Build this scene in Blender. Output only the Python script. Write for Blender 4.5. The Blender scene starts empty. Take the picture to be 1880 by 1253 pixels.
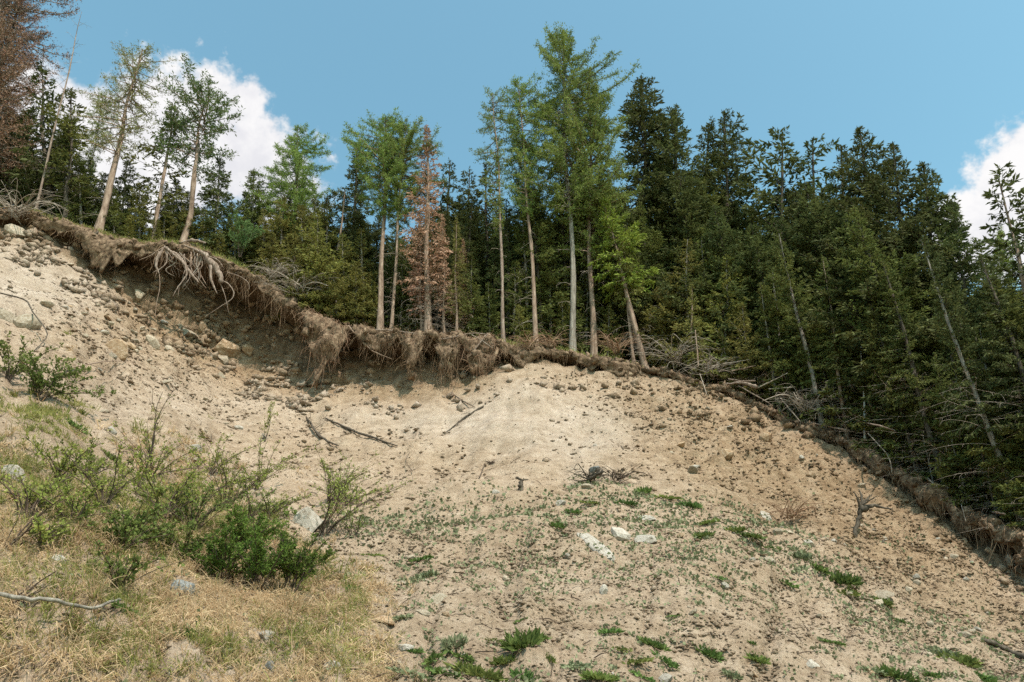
import bpy, math, random
import numpy as np
from mathutils import Vector, Matrix
from mathutils.bvhtree import BVHTree

random.seed(7)
rng = np.random.default_rng(7)
SC = bpy.context.scene
COL = SC.collection
R = math.radians

# ------------------------------------------------------------------ camera, world, sun, exposure
F, CX, CY, PITCH = 1358.0, 940.0, 626.5, R(30)
CP, SP = math.cos(PITCH), math.sin(PITCH)
cam = bpy.data.cameras.new('camera')
cam.lens = F / 1880 * 36
cam.clip_end = 3000
camo = bpy.data.objects.new('camera', cam)
COL.objects.link(camo)
camo.rotation_euler = (R(90) + PITCH, 0, 0)
SC.camera = camo

SUN_EL, SUN_AZ = R(60), R(152)          # azimuth clockwise from +Y: behind the viewer, to the right
sdir = Vector((math.cos(SUN_EL) * math.sin(SUN_AZ), math.cos(SUN_EL) * math.cos(SUN_AZ), math.sin(SUN_EL)))
sl = bpy.data.lights.new('sun', 'SUN')
sl.energy = 4.1
sl.angle = R(0.5)
sl.color = (1.0, 0.925, 0.83)
so = bpy.data.objects.new('sun', sl)
COL.objects.link(so)
so.rotation_euler = sdir.to_track_quat('Z', 'Y').to_euler()
so.location = sdir * 120

VS = SC.view_settings
VS.view_transform = 'Standard'
VS.look = 'None'
VS.gamma = 1
VS.exposure = 0.60
VS.use_curve_mapping = False
SC.cycles.max_bounces = 4
SC.cycles.diffuse_bounces = 2
SC.cycles.glossy_bounces = 1
SC.cycles.transmission_bounces = 2
SC.cycles.use_denoising = False
SC.cycles.use_adaptive_sampling = True
SC.cycles.adaptive_threshold = .02


def ray(px, py):
    v = (CY - py) / F
    return np.array([(px - CX) / F, CP - v * SP, SP + v * CP])


def at(px, py, Y):
    d = ray(px, py)
    return d * (Y / d[1])


def project(P):
    P = np.asarray(P)
    dep = P[..., 1] * CP + P[..., 2] * SP
    up = -P[..., 1] * SP + P[..., 2] * CP
    dep = np.where(np.abs(dep) < 1e-3, 1e-3, dep)
    return CX + F * P[..., 0] / dep, CY - F * up / dep, dep


# ---- world: Nishita sky with cumulus clouds low over the hill
world = bpy.data.worlds.new('World')
SC.world = world
world.use_nodes = True
wn, wl = world.node_tree.nodes, world.node_tree.links
wn.clear()


def N(nodes, t, **kw):
    n = nodes.new(t)
    for k, v in kw.items():
        setattr(n, k, v)
    return n


def put(links, sock, v):
    if hasattr(v, 'is_output'):
        links.new(v, sock)
    else:
        sock.default_value = v


def math_n(nodes, links, op, a, b=None, clamp=False):
    n = N(nodes, 'ShaderNodeMath', operation=op, use_clamp=clamp)
    put(links, n.inputs[0], a)
    if b is not None:
        put(links, n.inputs[1], b)
    return n.outputs[0]


sky = N(wn, 'ShaderNodeTexSky', sky_type='NISHITA', sun_disc=False)
sky.sun_elevation = SUN_EL
sky.sun_rotation = SUN_AZ
sky.altitude = 300
sky.air_density = 1.2
sky.dust_density = 1.6
sky.ozone_density = 1.2
tint = N(wn, 'ShaderNodeMix', data_type='RGBA', blend_type='MULTIPLY')
tint.inputs[0].default_value = 1
wl.new(sky.outputs[0], tint.inputs[6])
tint.inputs[7].default_value = (1.0, 1.34, 1.09, 1)
tc = N(wn, 'ShaderNodeTexCoord')
DIR = tc.outputs['Generated']
# cloud puffs: (pixel x, pixel y, radius) measured in the frame, and a few more round the rest of the sky
puffs = [(95, 215, .065), (190, 235, .065), (250, 275, .10), (335, 225, .075), (400, 210, .065), (447, 190, .038), (360, 290, .11),
         (440, 290, .09), (495, 290, .055), (545, 250, .028), (480, 330, .09), (130, 310, .10), (520, 350, .08),
         (335, 106, .032), (368, 80, .026), (1140, 500, .07),
         (1815, 425, .062), (1865, 355, .058), (1918, 290, .058), (1960, 350, .10), (1990, 250, .07), (1770, 445, .05)]
pd = []
for px, py, r in puffs:
    d = ray(px, py)
    pd.append((d / np.linalg.norm(d), r))
for k in range(5):
    az = R(70 + k * 52)
    el = R(24 + 12 * math.sin(k * 2.3))
    pd.append((np.array([math.sin(az) * math.cos(el), math.cos(az) * math.cos(el), math.sin(el)]), random.uniform(.1, .17)))
field = None
for d, r in pd:
    dn = N(wn, 'ShaderNodeVectorMath', operation='DISTANCE')
    wl.new(DIR, dn.inputs[0])
    dn.inputs[1].default_value = tuple(d)
    f = math_n(wn, wl, 'DIVIDE', dn.outputs['Value'], r)
    if r < .033:                         # thin wisps
        f = math_n(wn, wl, 'ADD', f, .72)
    field = f if field is None else math_n(wn, wl, 'MINIMUM', field, f)
core = math_n(wn, wl, 'SUBTRACT', 1.0, field)          # 1 in the middle of a puff, 0 at its rim


def noise_w(scale, detail, rough):
    n = N(wn, 'ShaderNodeTexNoise')
    wl.new(DIR, n.inputs['Vector'])
    n.inputs['Scale'].default_value = scale
    n.inputs['Detail'].default_value = detail
    n.inputs['Roughness'].default_value = rough
    return n.outputs[0]


n1 = noise_w(13, 6, .62)
n2 = noise_w(46, 3, .6)
dens = math_n(wn, wl, 'ADD', core, math_n(wn, wl, 'MULTIPLY', math_n(wn, wl, 'SUBTRACT', n1, .5), 1.9))
dens = math_n(wn, wl, 'ADD', dens, math_n(wn, wl, 'MULTIPLY', math_n(wn, wl, 'SUBTRACT', n2, .5), .7))
ss = N(wn, 'ShaderNodeMapRange', interpolation_type='SMOOTHSTEP')
wl.new(dens, ss.inputs['Value'])
ss.inputs['From Min'].default_value = .02
ss.inputs['From Max'].default_value = .42
shade = N(wn, 'ShaderNodeMapRange', interpolation_type='SMOOTHSTEP')
wl.new(n1, shade.inputs['Value'])
shade.inputs['From Min'].default_value = .35
shade.inputs['From Max'].default_value = .62
cmix = N(wn, 'ShaderNodeMix', data_type='RGBA')
wl.new(shade.outputs[0], cmix.inputs[0])
SKY_S = .138
cmix.inputs[6].default_value = (3.9, 3.9, 4.1, 1)
cmix.inputs[7].default_value = (4.75, 4.7, 4.7, 1)
smix = N(wn, 'ShaderNodeMix', data_type='RGBA')
wl.new(ss.outputs[0], smix.inputs[0])
wl.new(tint.outputs[2], smix.inputs[6])
wl.new(cmix.outputs[2], smix.inputs[7])
bg = N(wn, 'ShaderNodeBackground')
bg.inputs['Strength'].default_value = SKY_S
wl.new(smix.outputs[2], bg.inputs['Color'])
wo = N(wn, 'ShaderNodeOutputWorld')
wl.new(bg.outputs[0], wo.inputs[0])


# ------------------------------------------------------------------ helpers
_perm = np.random.default_rng(3).permutation(256).astype(np.int64)
_perm = np.concatenate([_perm, _perm, _perm])
_g3 = np.random.default_rng(4).normal(size=(256, 3))
_g3 /= np.linalg.norm(_g3, axis=1)[:, None]


def perlin(P, s=1.0, off=0.0):
    P = np.asarray(P, float) / s + off
    i = np.floor(P).astype(np.int64)
    f = P - i
    u = f * f * f * (f * (f * 6 - 15) + 10)
    i &= 255
    out = 0
    for dx in (0, 1):
        for dy in (0, 1):
            for dz in (0, 1):
                h = _perm[_perm[_perm[(i[..., 0] + dx) & 255] + ((i[..., 1] + dy) & 255)] + ((i[..., 2] + dz) & 255)]
                g = _g3[h]
                d = (f[..., 0] - dx) * g[..., 0] + (f[..., 1] - dy) * g[..., 1] + (f[..., 2] - dz) * g[..., 2]
                w = (u[..., 0] if dx else 1 - u[..., 0]) * (u[..., 1] if dy else 1 - u[..., 1]) * (u[..., 2] if dz else 1 - u[..., 2])
                out = out + d * w
    return out


def mk_mesh(name, V, Fs, smooth=False):
    me = bpy.data.meshes.new(name)
    V = np.ascontiguousarray(np.asarray(V, np.float32).reshape(-1, 3))
    me.vertices.add(len(V))
    me.vertices.foreach_set('co', V.ravel())
    loops = np.concatenate([f.ravel() for f in Fs]).astype(np.int32)
    sizes = np.concatenate([np.full(len(f), f.shape[1]) for f in Fs])
    starts = np.concatenate([[0], np.cumsum(sizes)[:-1]]).astype(np.int32)
    me.loops.add(len(loops))
    me.loops.foreach_set('vertex_index', loops)
    me.polygons.add(len(sizes))
    me.polygons.foreach_set('loop_start', starts)
    if smooth:
        me.polygons.foreach_set('use_smooth', np.ones(len(sizes), bool))
    me.update(calc_edges=True)
    return me


class G:
    def __init__(self):
        self.V, self.Q, self.T, self.n = [], [], [], 0

    def add(self, V, Q=None, T=None):
        V = np.asarray(V, float).reshape(-1, 3)
        self.V.append(V)
        if Q is not None and len(Q):
            self.Q.append(np.asarray(Q) + self.n)
        if T is not None and len(T):
            self.T.append(np.asarray(T) + self.n)
        self.n += len(V)
        return self

    def mesh(self, name, smooth=False):
        Fs = []
        if self.Q:
            Fs.append(np.concatenate(self.Q))
        if self.T:
            Fs.append(np.concatenate(self.T))
        return mk_mesh(name, np.concatenate(self.V), Fs, smooth)


def nrmz(a):
    return a / np.maximum(np.linalg.norm(a, axis=-1, keepdims=True), 1e-9)


def tubes(P, Rr, sides=3):
    """P (N,K,3) centre lines, Rr (N,K) radii -> verts, quads"""
    P = np.asarray(P, float)
    n, K, _ = P.shape
    t = nrmz(np.gradient(P, axis=1))
    ax = nrmz(P[:, -1] - P[:, 0])
    ref = np.where((np.abs(ax[:, 2:3]) > .8), np.array([[1., .13, 0]]), np.array([[0, .09, 1.]]))
    a = nrmz(np.cross(t, ref[:, None, :]))
    b = np.cross(t, a)
    ang = np.arange(sides) / sides * 2 * np.pi
    V = P[:, :, None, :] + Rr[:, :, None, None] * (np.cos(ang)[None, None, :, None] * a[:, :, None, :] + np.sin(ang)[None, None, :, None] * b[:, :, None, :])
    idx = np.arange(n * K * sides).reshape(n, K, sides)
    nx = np.roll(idx, -1, axis=2)
    Q = np.stack([idx[:, :-1], nx[:, :-1], nx[:, 1:], idx[:, 1:]], -1).reshape(-1, 4)
    return V.reshape(-1, 3), Q


def leaves(B, D, L, W, fold=.25, r=rng):
    """folded diamond leaves: B base, D unit direction, L length, W half width"""
    n = len(B)
    rnd = nrmz(r.normal(size=(n, 3)))
    side = nrmz(np.cross(D, rnd))
    up = np.cross(side, D)
    L, W = np.asarray(L)[:, None] * np.ones((n, 1)), np.asarray(W)[:, None] * np.ones((n, 1))
    mid = B + D * L * .45
    V = np.stack([B, mid + side * W + up * W * fold, B + D * L, mid - side * W + up * W * fold], 1)
    i = np.arange(n)[:, None] * 4
    T = np.concatenate([i + np.array([[0, 1, 2]]), i + np.array([[0, 2, 3]])])
    return V.reshape(-1, 3), T


def obj(name, mesh, mat=None, parent=None, loc=None):
    o = bpy.data.objects.new(name, mesh)
    COL.objects.link(o)
    if mat is not None and mesh is not None and not mesh.materials:
        mesh.materials.append(mat)
    elif mat is not None and mesh is not None and mesh.materials[0] != mat:
        o.material_slots[0].link = 'OBJECT'
        o.material_slots[0].material = mat
    if parent is not None:
        o.parent = parent
    if loc is not None:
        o.location = loc
    return o


def tag(o, label=None, cat=None, group=None, kind=None):
    if label:
        o['label'] = label
    if cat:
        o['category'] = cat
    if group:
        o['group'] = group
    if kind:
        o['kind'] = kind
    return o


def empty(name, loc, label, cat, group=None):
    o = bpy.data.objects.new(name, None)
    o.empty_display_size = .2
    COL.objects.link(o)
    o.location = loc
    return tag(o, label, cat, group)


LAND = []          # (phrase, px, py) of landmarks
_used = set()


def by_landmark(what, px, py, land):
    for nm, lx, ly in sorted(land, key=lambda l: (l[1] - px) ** 2 + (l[2] - py) ** 2):
        dx, dy = px - lx, py - ly
        rel = ('right of' if dx > 0 else 'left of') if abs(dx) > abs(dy) else ('below' if dy > 0 else 'above')
        lab = '%s %s the %s' % (what, rel, nm)
        if lab not in _used:
            _used.add(lab)
            return lab
    return what


# ------------------------------------------------------------------ materials
def srgb(r, g, b):
    return tuple((c / 255 / 12.92 if c / 255 <= .04045 else ((c / 255 + .055) / 1.055) ** 2.4) for c in (r, g, b))


def mat_base(name, rough=.9, spec=.15):
    m = bpy.data.materials.new(name)
    m.use_nodes = True
    nt = m.node_tree
    b = nt.nodes['Principled BSDF']
    b.inputs['Roughness'].default_value = rough
    b.inputs['Specular IOR Level'].default_value = spec
    return m, nt.nodes, nt.links, b


def tex_noise(nodes, links, vec, scale, detail=5, rough=.6):
    n = N(nodes, 'ShaderNodeTexNoise')
    if vec is not None:
        links.new(vec, n.inputs['Vector'])
    n.inputs['Scale'].default_value = scale
    n.inputs['Detail'].default_value = detail
    n.inputs['Roughness'].default_value = rough
    return n.outputs[0]


def ramp(nodes, links, fac, stops):
    r = N(nodes, 'ShaderNodeValToRGB')
    els = r.color_ramp.elements
    while len(els) < len(stops):
        els.new(.5)
    for e, (p, c) in zip(els, stops):
        e.position = p
        e.color = (*c, 1)
    links.new(fac, r.inputs[0])
    return r.outputs[0]


def mixc(nodes, links, fac, a, b, blend='MIX'):
    n = N(nodes, 'ShaderNodeMix', data_type='RGBA', blend_type=blend)
    put(links, n.inputs[0], fac)
    for s, v in ((n.inputs[6], a), (n.inputs[7], b)):
        if isinstance(v, tuple):
            s.default_value = (*v, 1)
        else:
            links.new(v, s)
    return n.outputs[2]


def bump(nodes, links, b, h, strength, dist):
    n = N(nodes, 'ShaderNodeBump')
    n.inputs['Strength'].default_value = strength
    n.inputs['Distance'].default_value = dist
    links.new(h, n.inputs['Height'])
    links.new(n.outputs[0], b.inputs['Normal'])


def stone_mat(name, c1, c2, c3, scale=6):
    m, nd, lk, b = mat_base(name, .9)
    tcn = N(nd, 'ShaderNodeTexCoord')
    oi = N(nd, 'ShaderNodeObjectInfo')
    vec = N(nd, 'ShaderNodeVectorMath', operation='ADD')
    lk.new(tcn.outputs['Object'], vec.inputs[0])
    lk.new(oi.outputs['Random'], vec.inputs[1])
    n = tex_noise(nd, lk, vec.outputs[0], scale, 8, .65)
    c = ramp(nd, lk, n, [(.3, c1), (.5, c2), (.72, c3)])
    v = math_n(nd, lk, 'ADD', math_n(nd, lk, 'MULTIPLY', oi.outputs['Random'], .45), .75)
    hs = N(nd, 'ShaderNodeHueSaturation')
    lk.new(v, hs.inputs['Value'])
    lk.new(c, hs.inputs['Color'])
    lk.new(hs.outputs[0], b.inputs['Base Color'])
    bump(nd, lk, b, tex_noise(nd, lk, vec.outputs[0], scale * 3, 6, .7), .6, .04)
    return m


def needle_mat(name, dark, light, transl=.25, vary=.3):
    m, nd, lk, b = mat_base(name, .75, .12)
    geo = N(nd, 'ShaderNodeNewGeometry')
    oi = N(nd, 'ShaderNodeObjectInfo')
    n = tex_noise(nd, lk, geo.outputs['Position'], .9, 4, .6)
    n2 = tex_noise(nd, lk, geo.outputs['Position'], 11, 2, .5)
    fac = math_n(nd, lk, 'ADD', math_n(nd, lk, 'MULTIPLY', n, .55), math_n(nd, lk, 'MULTIPLY', n2, .45))
    c = ramp(nd, lk, fac, [(.36, dark), (.64, light)])
    hs = N(nd, 'ShaderNodeHueSaturation')
    lk.new(math_n(nd, lk, 'ADD', math_n(nd, lk, 'MULTIPLY', oi.outputs['Random'], vary), 1 - vary / 2), hs.inputs['Value'])
    lk.new(math_n(nd, lk, 'ADD', math_n(nd, lk, 'MULTIPLY', oi.outputs['Random'], .03), .485), hs.inputs['Hue'])
    lk.new(c, hs.inputs['Color'])
    lk.new(hs.outputs[0], b.inputs['Base Color'])
    tr = N(nd, 'ShaderNodeBsdfTranslucent')
    lk.new(hs.outputs[0], tr.inputs[0])
    mx = N(nd, 'ShaderNodeMixShader')
    mx.inputs[0].default_value = transl
    lk.new(b.outputs[0], mx.inputs[1])
    lk.new(tr.outputs[0], mx.inputs[2])
    lk.new(mx.outputs[0], nd['Material Output'].inputs[0])
    return m


def bark_mat(name, c1, c2, c3, sc=(9, 9, 1.6), bstr=.8):
    m, nd, lk, b = mat_base(name, .92, .1)
    tcn = N(nd, 'ShaderNodeTexCoord')
    mp = N(nd, 'ShaderNodeMapping')
    lk.new(tcn.outputs['Object'], mp.inputs[0])
    mp.inputs['Scale'].default_value = sc
    n = tex_noise(nd, lk, mp.outputs[0], 1.0, 7, .7)
    c = ramp(nd, lk, n, [(.32, c1), (.5, c2), (.7, c3)])
    lk.new(c, b.inputs['Base Color'])
    bump(nd, lk, b, n, bstr, .03)
    return m


M = {}
M['spruce'] = needle_mat('spruce_needles', (.062, .080, .024), (.200, .210, .060), .28)
M['spruce_dark'] = needle_mat('dark_spruce_needles', (.040, .055, .021), (.150, .165, .056), .26)
M['olive'] = needle_mat('olive_spruce_needles', (.105, .110, .030), (.285, .264, .078), .30)
M['yellowgreen'] = needle_mat('yellow_green_needles', (.130, .165, .026), (.290, .320, .060), .30)
M['larch'] = needle_mat('larch_needles', (.105, .148, .036), (.270, .330, .088), .36)
M['larch_olive'] = needle_mat('olive_larch_needles', (.150, .165, .055), (.320, .330, .120), .34)
M['pine'] = needle_mat('blue_green_needles', (.075, .125, .042), (.190, .260, .095), .30)
M['dead'] = needle_mat('dead_brown_needles', (.270, .150, .095), (.540, .345, .240), .22, .2)
M['dead_twig'] = needle_mat('dead_reddish_twigs', (.130, .070, .046), (.285, .160, .110), .08, .2)
M['bark'] = bark_mat('brown_bark', (.10, .065, .045), (.25, .175, .13), (.42, .32, .25))
M['bark_grey'] = bark_mat('grey_bark', (.10, .085, .07), (.23, .20, .165), (.38, .34, .29))
M['bark_dark'] = bark_mat('dark_bark', (.035, .028, .022), (.085, .068, .052), (.16, .13, .10))
M['pale_wood'] = bark_mat('bleached_wood', (.10, .068, .05), (.22, .16, .125), (.42, .345, .29), (16, 16, 3))
M['twig'] = bark_mat('grey_dead_twigs', (.16, .12, .095), (.30, .245, .20), (.42, .36, .30), (5, 5, 5), .2)
M['twig_dark'] = bark_mat('dark_twigs', (.04, .028, .02), (.085, .06, .045), (.14, .10, .075), (5, 5, 5), .2)
M['birch'] = bark_mat('white_birch_bark', (.30, .27, .24), (.62, .59, .55), (.76, .74, .70), (9, 9, 5), .2)
M['mat'] = bark_mat('root_mat_soil', (.040, .026, .017), (.150, .100, .064), (.34, .245, .165), (5, 5, 5), 1.0)
M['fibre'] = bark_mat('root_fibres', (.055, .034, .020), (.205, .132, .080), (.42, .300, .200), (3.5, 3.5, 1.2), .2)
M['fibre_red'] = bark_mat('rusty_brushwood', (.10, .055, .034), (.27, .165, .105), (.46, .315, .22), (3.5, 3.5, 1.2), .2)
M['stone'] = stone_mat('pale_stone', (.20, .15, .10), (.34, .275, .20), (.47, .41, .34))
M['stone_white'] = stone_mat('white_stone', (.24, .195, .15), (.38, .335, .28), (.50, .455, .405), 4)
M['stone_brown'] = stone_mat('rusty_stone', (.19, .11, .06), (.34, .23, .14), (.52, .42, .32), 4)
M['stone_grey'] = stone_mat('grey_stone', (.10, .10, .095), (.19, .19, .18), (.31, .305, .29), 5)
M['clod'] = stone_mat('soil_clods', (.14, .095, .06), (.32, .245, .165), (.50, .41, .31), 2.2)
M['clod_dark'] = stone_mat('dark_soil_clods', (.07, .045, .028), (.14, .095, .06), (.22, .16, .105), 3)
M['leaf'] = needle_mat('young_leaves', (.165, .195, .040), (.360, .385, .100), .40)
M['leaf_dark'] = needle_mat('dark_leaves', (.085, .115, .030), (.210, .245, .066), .32)
M['juniper'] = needle_mat('green_bush', (.062, .110, .020), (.180, .260, .052), .30)
M['coltsfoot'] = needle_mat('grey_green_leaves', (.120, .135, .066), (.250, .262, .150), .2)
M['tuft'] = needle_mat('green_tufts', (.065, .105, .028), (.160, .220, .062), .28)
M['grass'] = needle_mat('green_grass', (.170, .195, .050), (.420, .400, .140), .40)
M['straw'] = needle_mat('dry_grass', (.360, .245, .125), (.760, .590, .360), .40)
M['litter'] = needle_mat('brown_litter', (.10, .060, .035), (.230, .150, .095), .1)


def soil_material():
    m, nd, lk, b = mat_base('landslide_soil', .95, .08)
    geo = N(nd, 'ShaderNodeNewGeometry')
    P = geo.outputs['Position']
    at_ = N(nd, 'ShaderNodeAttribute', attribute_name='soil')
    sep = N(nd, 'ShaderNodeSeparateColor')
    lk.new(at_.outputs['Color'], sep.inputs[0])
    n0 = tex_noise(nd, lk, P, .35, 6, .62)
    n1_ = tex_noise(nd, lk, P, 2.2, 8, .68)
    n2_ = tex_noise(nd, lk, P, 14, 6, .7)
    n3_ = tex_noise(nd, lk, P, 30, 4, .75)
    base = ramp(nd, lk, n1_, [(.30, (.240, .172, .115)), (.50, (.375, .283, .203)), (.70, (.455, .360, .272))])
    pale = ramp(nd, lk, n1_, [(.30, (.335, .262, .200)), (.55, (.450, .368, .295)), (.75, (.530, .448, .376))])
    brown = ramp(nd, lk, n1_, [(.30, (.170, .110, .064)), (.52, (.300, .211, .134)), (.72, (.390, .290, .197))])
    earth_shade = ramp(nd, lk, n1_, [(.30, (.055, .036, .022)), (.55, (.130, .088, .055)), (.75, (.230, .165, .105))])
    c = mixc(nd, lk, sep.outputs[0], base, pale)
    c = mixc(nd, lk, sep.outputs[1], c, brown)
    c = mixc(nd, lk, sep.outputs[2], c, earth_shade)
    g = ramp(nd, lk, n2_, [(.28, (.50, .47, .43)), (.45, (.93, .92, .91)), (.75, (1.14, 1.13, 1.12))])
    c = mixc(nd, lk, 1.0, c, g, 'MULTIPLY')
    g3 = ramp(nd, lk, n3_, [(.32, (.42, .39, .35)), (.43, (.97, .96, .95)), (.75, (1.12, 1.12, 1.12))])
    c = mixc(nd, lk, 1.0, c, g3, 'MULTIPLY')
    g0 = ramp(nd, lk, n0, [(.35, (.90, .88, .85)), (.6, (1.04, 1.04, 1.05))])
    c = mixc(nd, lk, 1.0, c, g0, 'MULTIPLY')
    lk.new(c, b.inputs['Base Color'])
    h = math_n(nd, lk, 'ADD', math_n(nd, lk, 'MULTIPLY', n2_, 1.0), math_n(nd, lk, 'MULTIPLY', n3_, .35))
    bump(nd, lk, b, h, .9, .09)
    return m


M['soil'] = soil_material()


def floor_material():
    m, nd, lk, b = mat_base('forest_floor_litter', .95, .05)
    geo = N(nd, 'ShaderNodeNewGeometry')
    P = geo.outputs['Position']
    n1_ = tex_noise(nd, lk, P, .8, 6, .65)
    n2_ = tex_noise(nd, lk, P, 9, 6, .7)
    a = ramp(nd, lk, n2_, [(.3, (.05, .033, .02)), (.52, (.135, .088, .052)), (.75, (.25, .175, .11))])
    g = ramp(nd, lk, n2_, [(.3, (.04, .055, .014)), (.7, (.15, .165, .05))])
    f = ramp(nd, lk, n1_, [(.48, (0, 0, 0)), (.60, (1, 1, 1))])
    lk.new(mixc(nd, lk, f, a, g), b.inputs['Base Color'])
    bump(nd, lk, b, n2_, .9, .12)
    return m


M['floor'] = floor_material()


def ground_material():
    m, nd, lk, b = mat_base('valley_ground', .95, .1)
    geo = N(nd, 'ShaderNodeNewGeometry')
    n = tex_noise(nd, lk, geo.outputs['Position'], 1.2, 9, .65)
    lk.new(ramp(nd, lk, n, [(.3, (.09, .10, .035)), (.5, (.22, .18, .09)), (.7, (.33, .27, .18))]), b.inputs['Base Color'])
    bump(nd, lk, b, n, .8, .1)
    return m


# ------------------------------------------------------------------ the hillside
CR = np.array([  # px, py of the upper edge, distance Y, undercut m, scarp height m, berm slope
    (-900, 250, 26.5, .5, 2.0, .5), (-400, 330, 28.5, .5, 2.0, .5), (0, 388, 30, .5, 2.0, .55), (60, 395, 30.3, .5, 2.0, .6), (130, 420, 30.6, .6, 1.9, .7),
    (180, 434, 31, .8, 2.2, .85), (250, 450, 31.4, 1.2, 3.0, .9), (300, 452, 31.7, 1.9, 3.8, .9), (350, 456, 32, 2.2, 4.2, .9),
    (400, 474, 32.3, 2.5, 4.6, .85), (440, 496, 32.6, 2.6, 4.8, .8), (480, 516, 32.8, 2.5, 4.6, .7), (520, 542, 32.8, 2.1, 4.0, .6),
    (560, 572, 32.6, 1.7, 3.6, .55), (600, 592, 32.3, 1.5, 3.3, .5), (640, 600, 32.1, 1.4, 3.0, .45), (700, 611, 31.8, 1.3, 2.6, .42),
    (760, 618, 31.5, 1.4, 2.5, .42), (830, 620, 31.3, 1.3, 2.3, .42), (900, 627, 31.2, .7, 1.6, .4), (940, 641, 31.2, .45, 1.1, .4),
    (980, 634, 31.4, .4, .9, .42), (1020, 646, 31.6, .4, .7, .42), (1060, 655, 31.8, .45, .7, .42), (1120, 662, 32.1, .45, .65, .4),
    (1180, 676, 32.2, .25, .4, .38), (1230, 688, 32, .1, .2, .36), (1300, 708, 31.6, .1, .2, .36), (1360, 728, 31, .15, .25, .36),
    (1420, 757, 30.2, .2, .35, .36), (1480, 780, 29.3, .25, .45, .34), (1540, 803, 28.2, .28, .55, .34), (1600, 838, 27, .35, .7, .32),
    (1660, 872, 25.8, .4, .9, .32), (1720, 908, 24.6, .45, 1.1, .32), (1780, 946, 23.4, .5, 1.3, .32), (1830, 967, 22.5, .5, 1.4, .32),
    (1880, 988, 21.6, .5, 1.4, .32), (2000, 1052, 19.8, .5, 1.3, .3), (2400, 1220, 16.5, .4, 1.0, .3), (2900, 1330, 14.5, .4, 1.0, .3)])
OUT = np.array([(-900, .30, -.95), (0, .26, -.97), (900, .18, -.98), (1200, .0, -1), (1400, -.22, -.97), (1600, -.5, -.86), (1880, -.68, -.73), (2900, -.75, -.66)])


def crest(px, k):
    return np.interp(px, CR[:, 0], CR[:, k])


def smooth(a, w):
    k = np.ones(w) / w
    return np.convolve(np.pad(a, (w // 2, w - 1 - w // 2), mode='edge'), k, 'valid')


NU = 760
# columns are denser inside the photograph's width
upx = np.concatenate([np.linspace(-900, -60, 90, endpoint=False), np.linspace(-60, 1940, 500, endpoint=False), np.linspace(1940, 2900, 70)])
cpy, cY, cU, cS, cB = (smooth(crest(upx, k), 5) for k in (1, 2, 3, 4, 5))
ox = smooth(np.interp(upx, OUT[:, 0], OUT[:, 1]), 31)
oy = smooth(np.interp(upx, OUT[:, 0], OUT[:, 2]), 31)
ol = np.hypot(ox, oy)
O = np.stack([ox / ol, oy / ol, 0 * ox], 1)
C = np.array([at(p, y, Y) for p, y, Y in zip(upx, cpy, cY)])
# small scallops along the edge, in plan
wob = perlin(np.stack([C[:, 0], C[:, 1], 0 * C[:, 0]], 1), 2.2) * .55 + perlin(np.stack([C[:, 0], C[:, 1], 0 * C[:, 0] + 9], 1), .8) * .25
C = C + O * (wob * np.clip(cU * 1.2, .15, 1))[:, None]
foot_py = np.interp(upx, [-900, 1880, 2400, 2900], [1345, 1345, 1520, 1640])


def foot_point(px, py):
    d = ray(px, py)
    t = 5.4 / (-d[2] + .727 * d[1] - .31 * d[0])
    return d * min(t, 14.5)


FT = np.array([foot_point(p, y) for p, y in zip(upx, foot_py)])
GZ = -1.65
rows, zone = [], []       # zone: 0 forest floor, 1 lip/undercut, 2 scarp, 3 slope, 4 toe
UPV = np.array([0, 0, 1.0])


def floor_z(r):           # rise of the forest floor r metres behind the edge, per column
    return cB * np.minimum(r, 2.4) * .9 + np.where(r > 2.4, (r - 2.4), 0) * .36


rb = np.concatenate([np.linspace(95, 30, 14, endpoint=False), np.linspace(30, 6, 44, endpoint=False), np.linspace(6, 0, 44)])
for r in rb:
    rows.append(C - O * r + UPV * floor_z(r)[:, None])
    zone.append(0)
lip = np.minimum(.38, cS * .45)
for a, dz in ((.10, -.10), (.16, -.35), (.10, -.7), (-.05, -1.0)):
    rows.append(C + O * (a * np.minimum(1, cU * 2))[:, None] + UPV * (dz * lip)[:, None])
    zone.append(1)
for f in (.25, .5, .75, 1.0):
    rows.append(C - O * (cU * f * .85)[:, None] - UPV * (lip * (1 + .25 * f))[:, None])
    zone.append(1)
S0 = C - O * (cU * .85)[:, None] - UPV * (lip * 1.25)[:, None]
setb = smooth(np.interp(upx, [-900, 100, 220, 300, 470, 560, 640, 900, 1000, 2900], [.40, .38, .14, -.03, -.05, .02, .06, .14, .40, .40]), 9)
B = C + O * (cS * setb - cU * .45)[:, None] - UPV * cS[:, None]
NS = 46
for t in np.linspace(0, 1, NS + 1)[1:]:
    rows.append(S0 * (1 - t) + B * t)
    zone.append(2)
NT = 380
sag = np.interp(upx, [-900, 0, 500, 1000, 1400, 1700, 1880, 2900], [.8, 1.3, 2.0, 2.3, 1.9, 1.2, .7, .5])
for t in np.linspace(0, 1, NT + 1)[1:]:
    tt = t ** .88
    q = B * (1 - tt) + FT * tt
    rows.append(q - UPV * (sag * math.sin(math.pi * tt ** .75) * (1 - .15 * tt))[:, None])
    zone.append(3)
for k in range(1, 11):
    t = k / 10
    q = FT + np.stack([-FT[:, 0] * .0, 0 * FT[:, 1] - 2.4 * t, 0 * FT[:, 0]], 1)
    q[:, 2] = FT[:, 2] * (1 - t) + (GZ - .15) * t
    rows.append(q)
    zone.append(4)
GV = np.array(rows)                       # rows x cols x 3
zone = np.array(zone)
NR, NC = GV.shape[:2]
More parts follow.
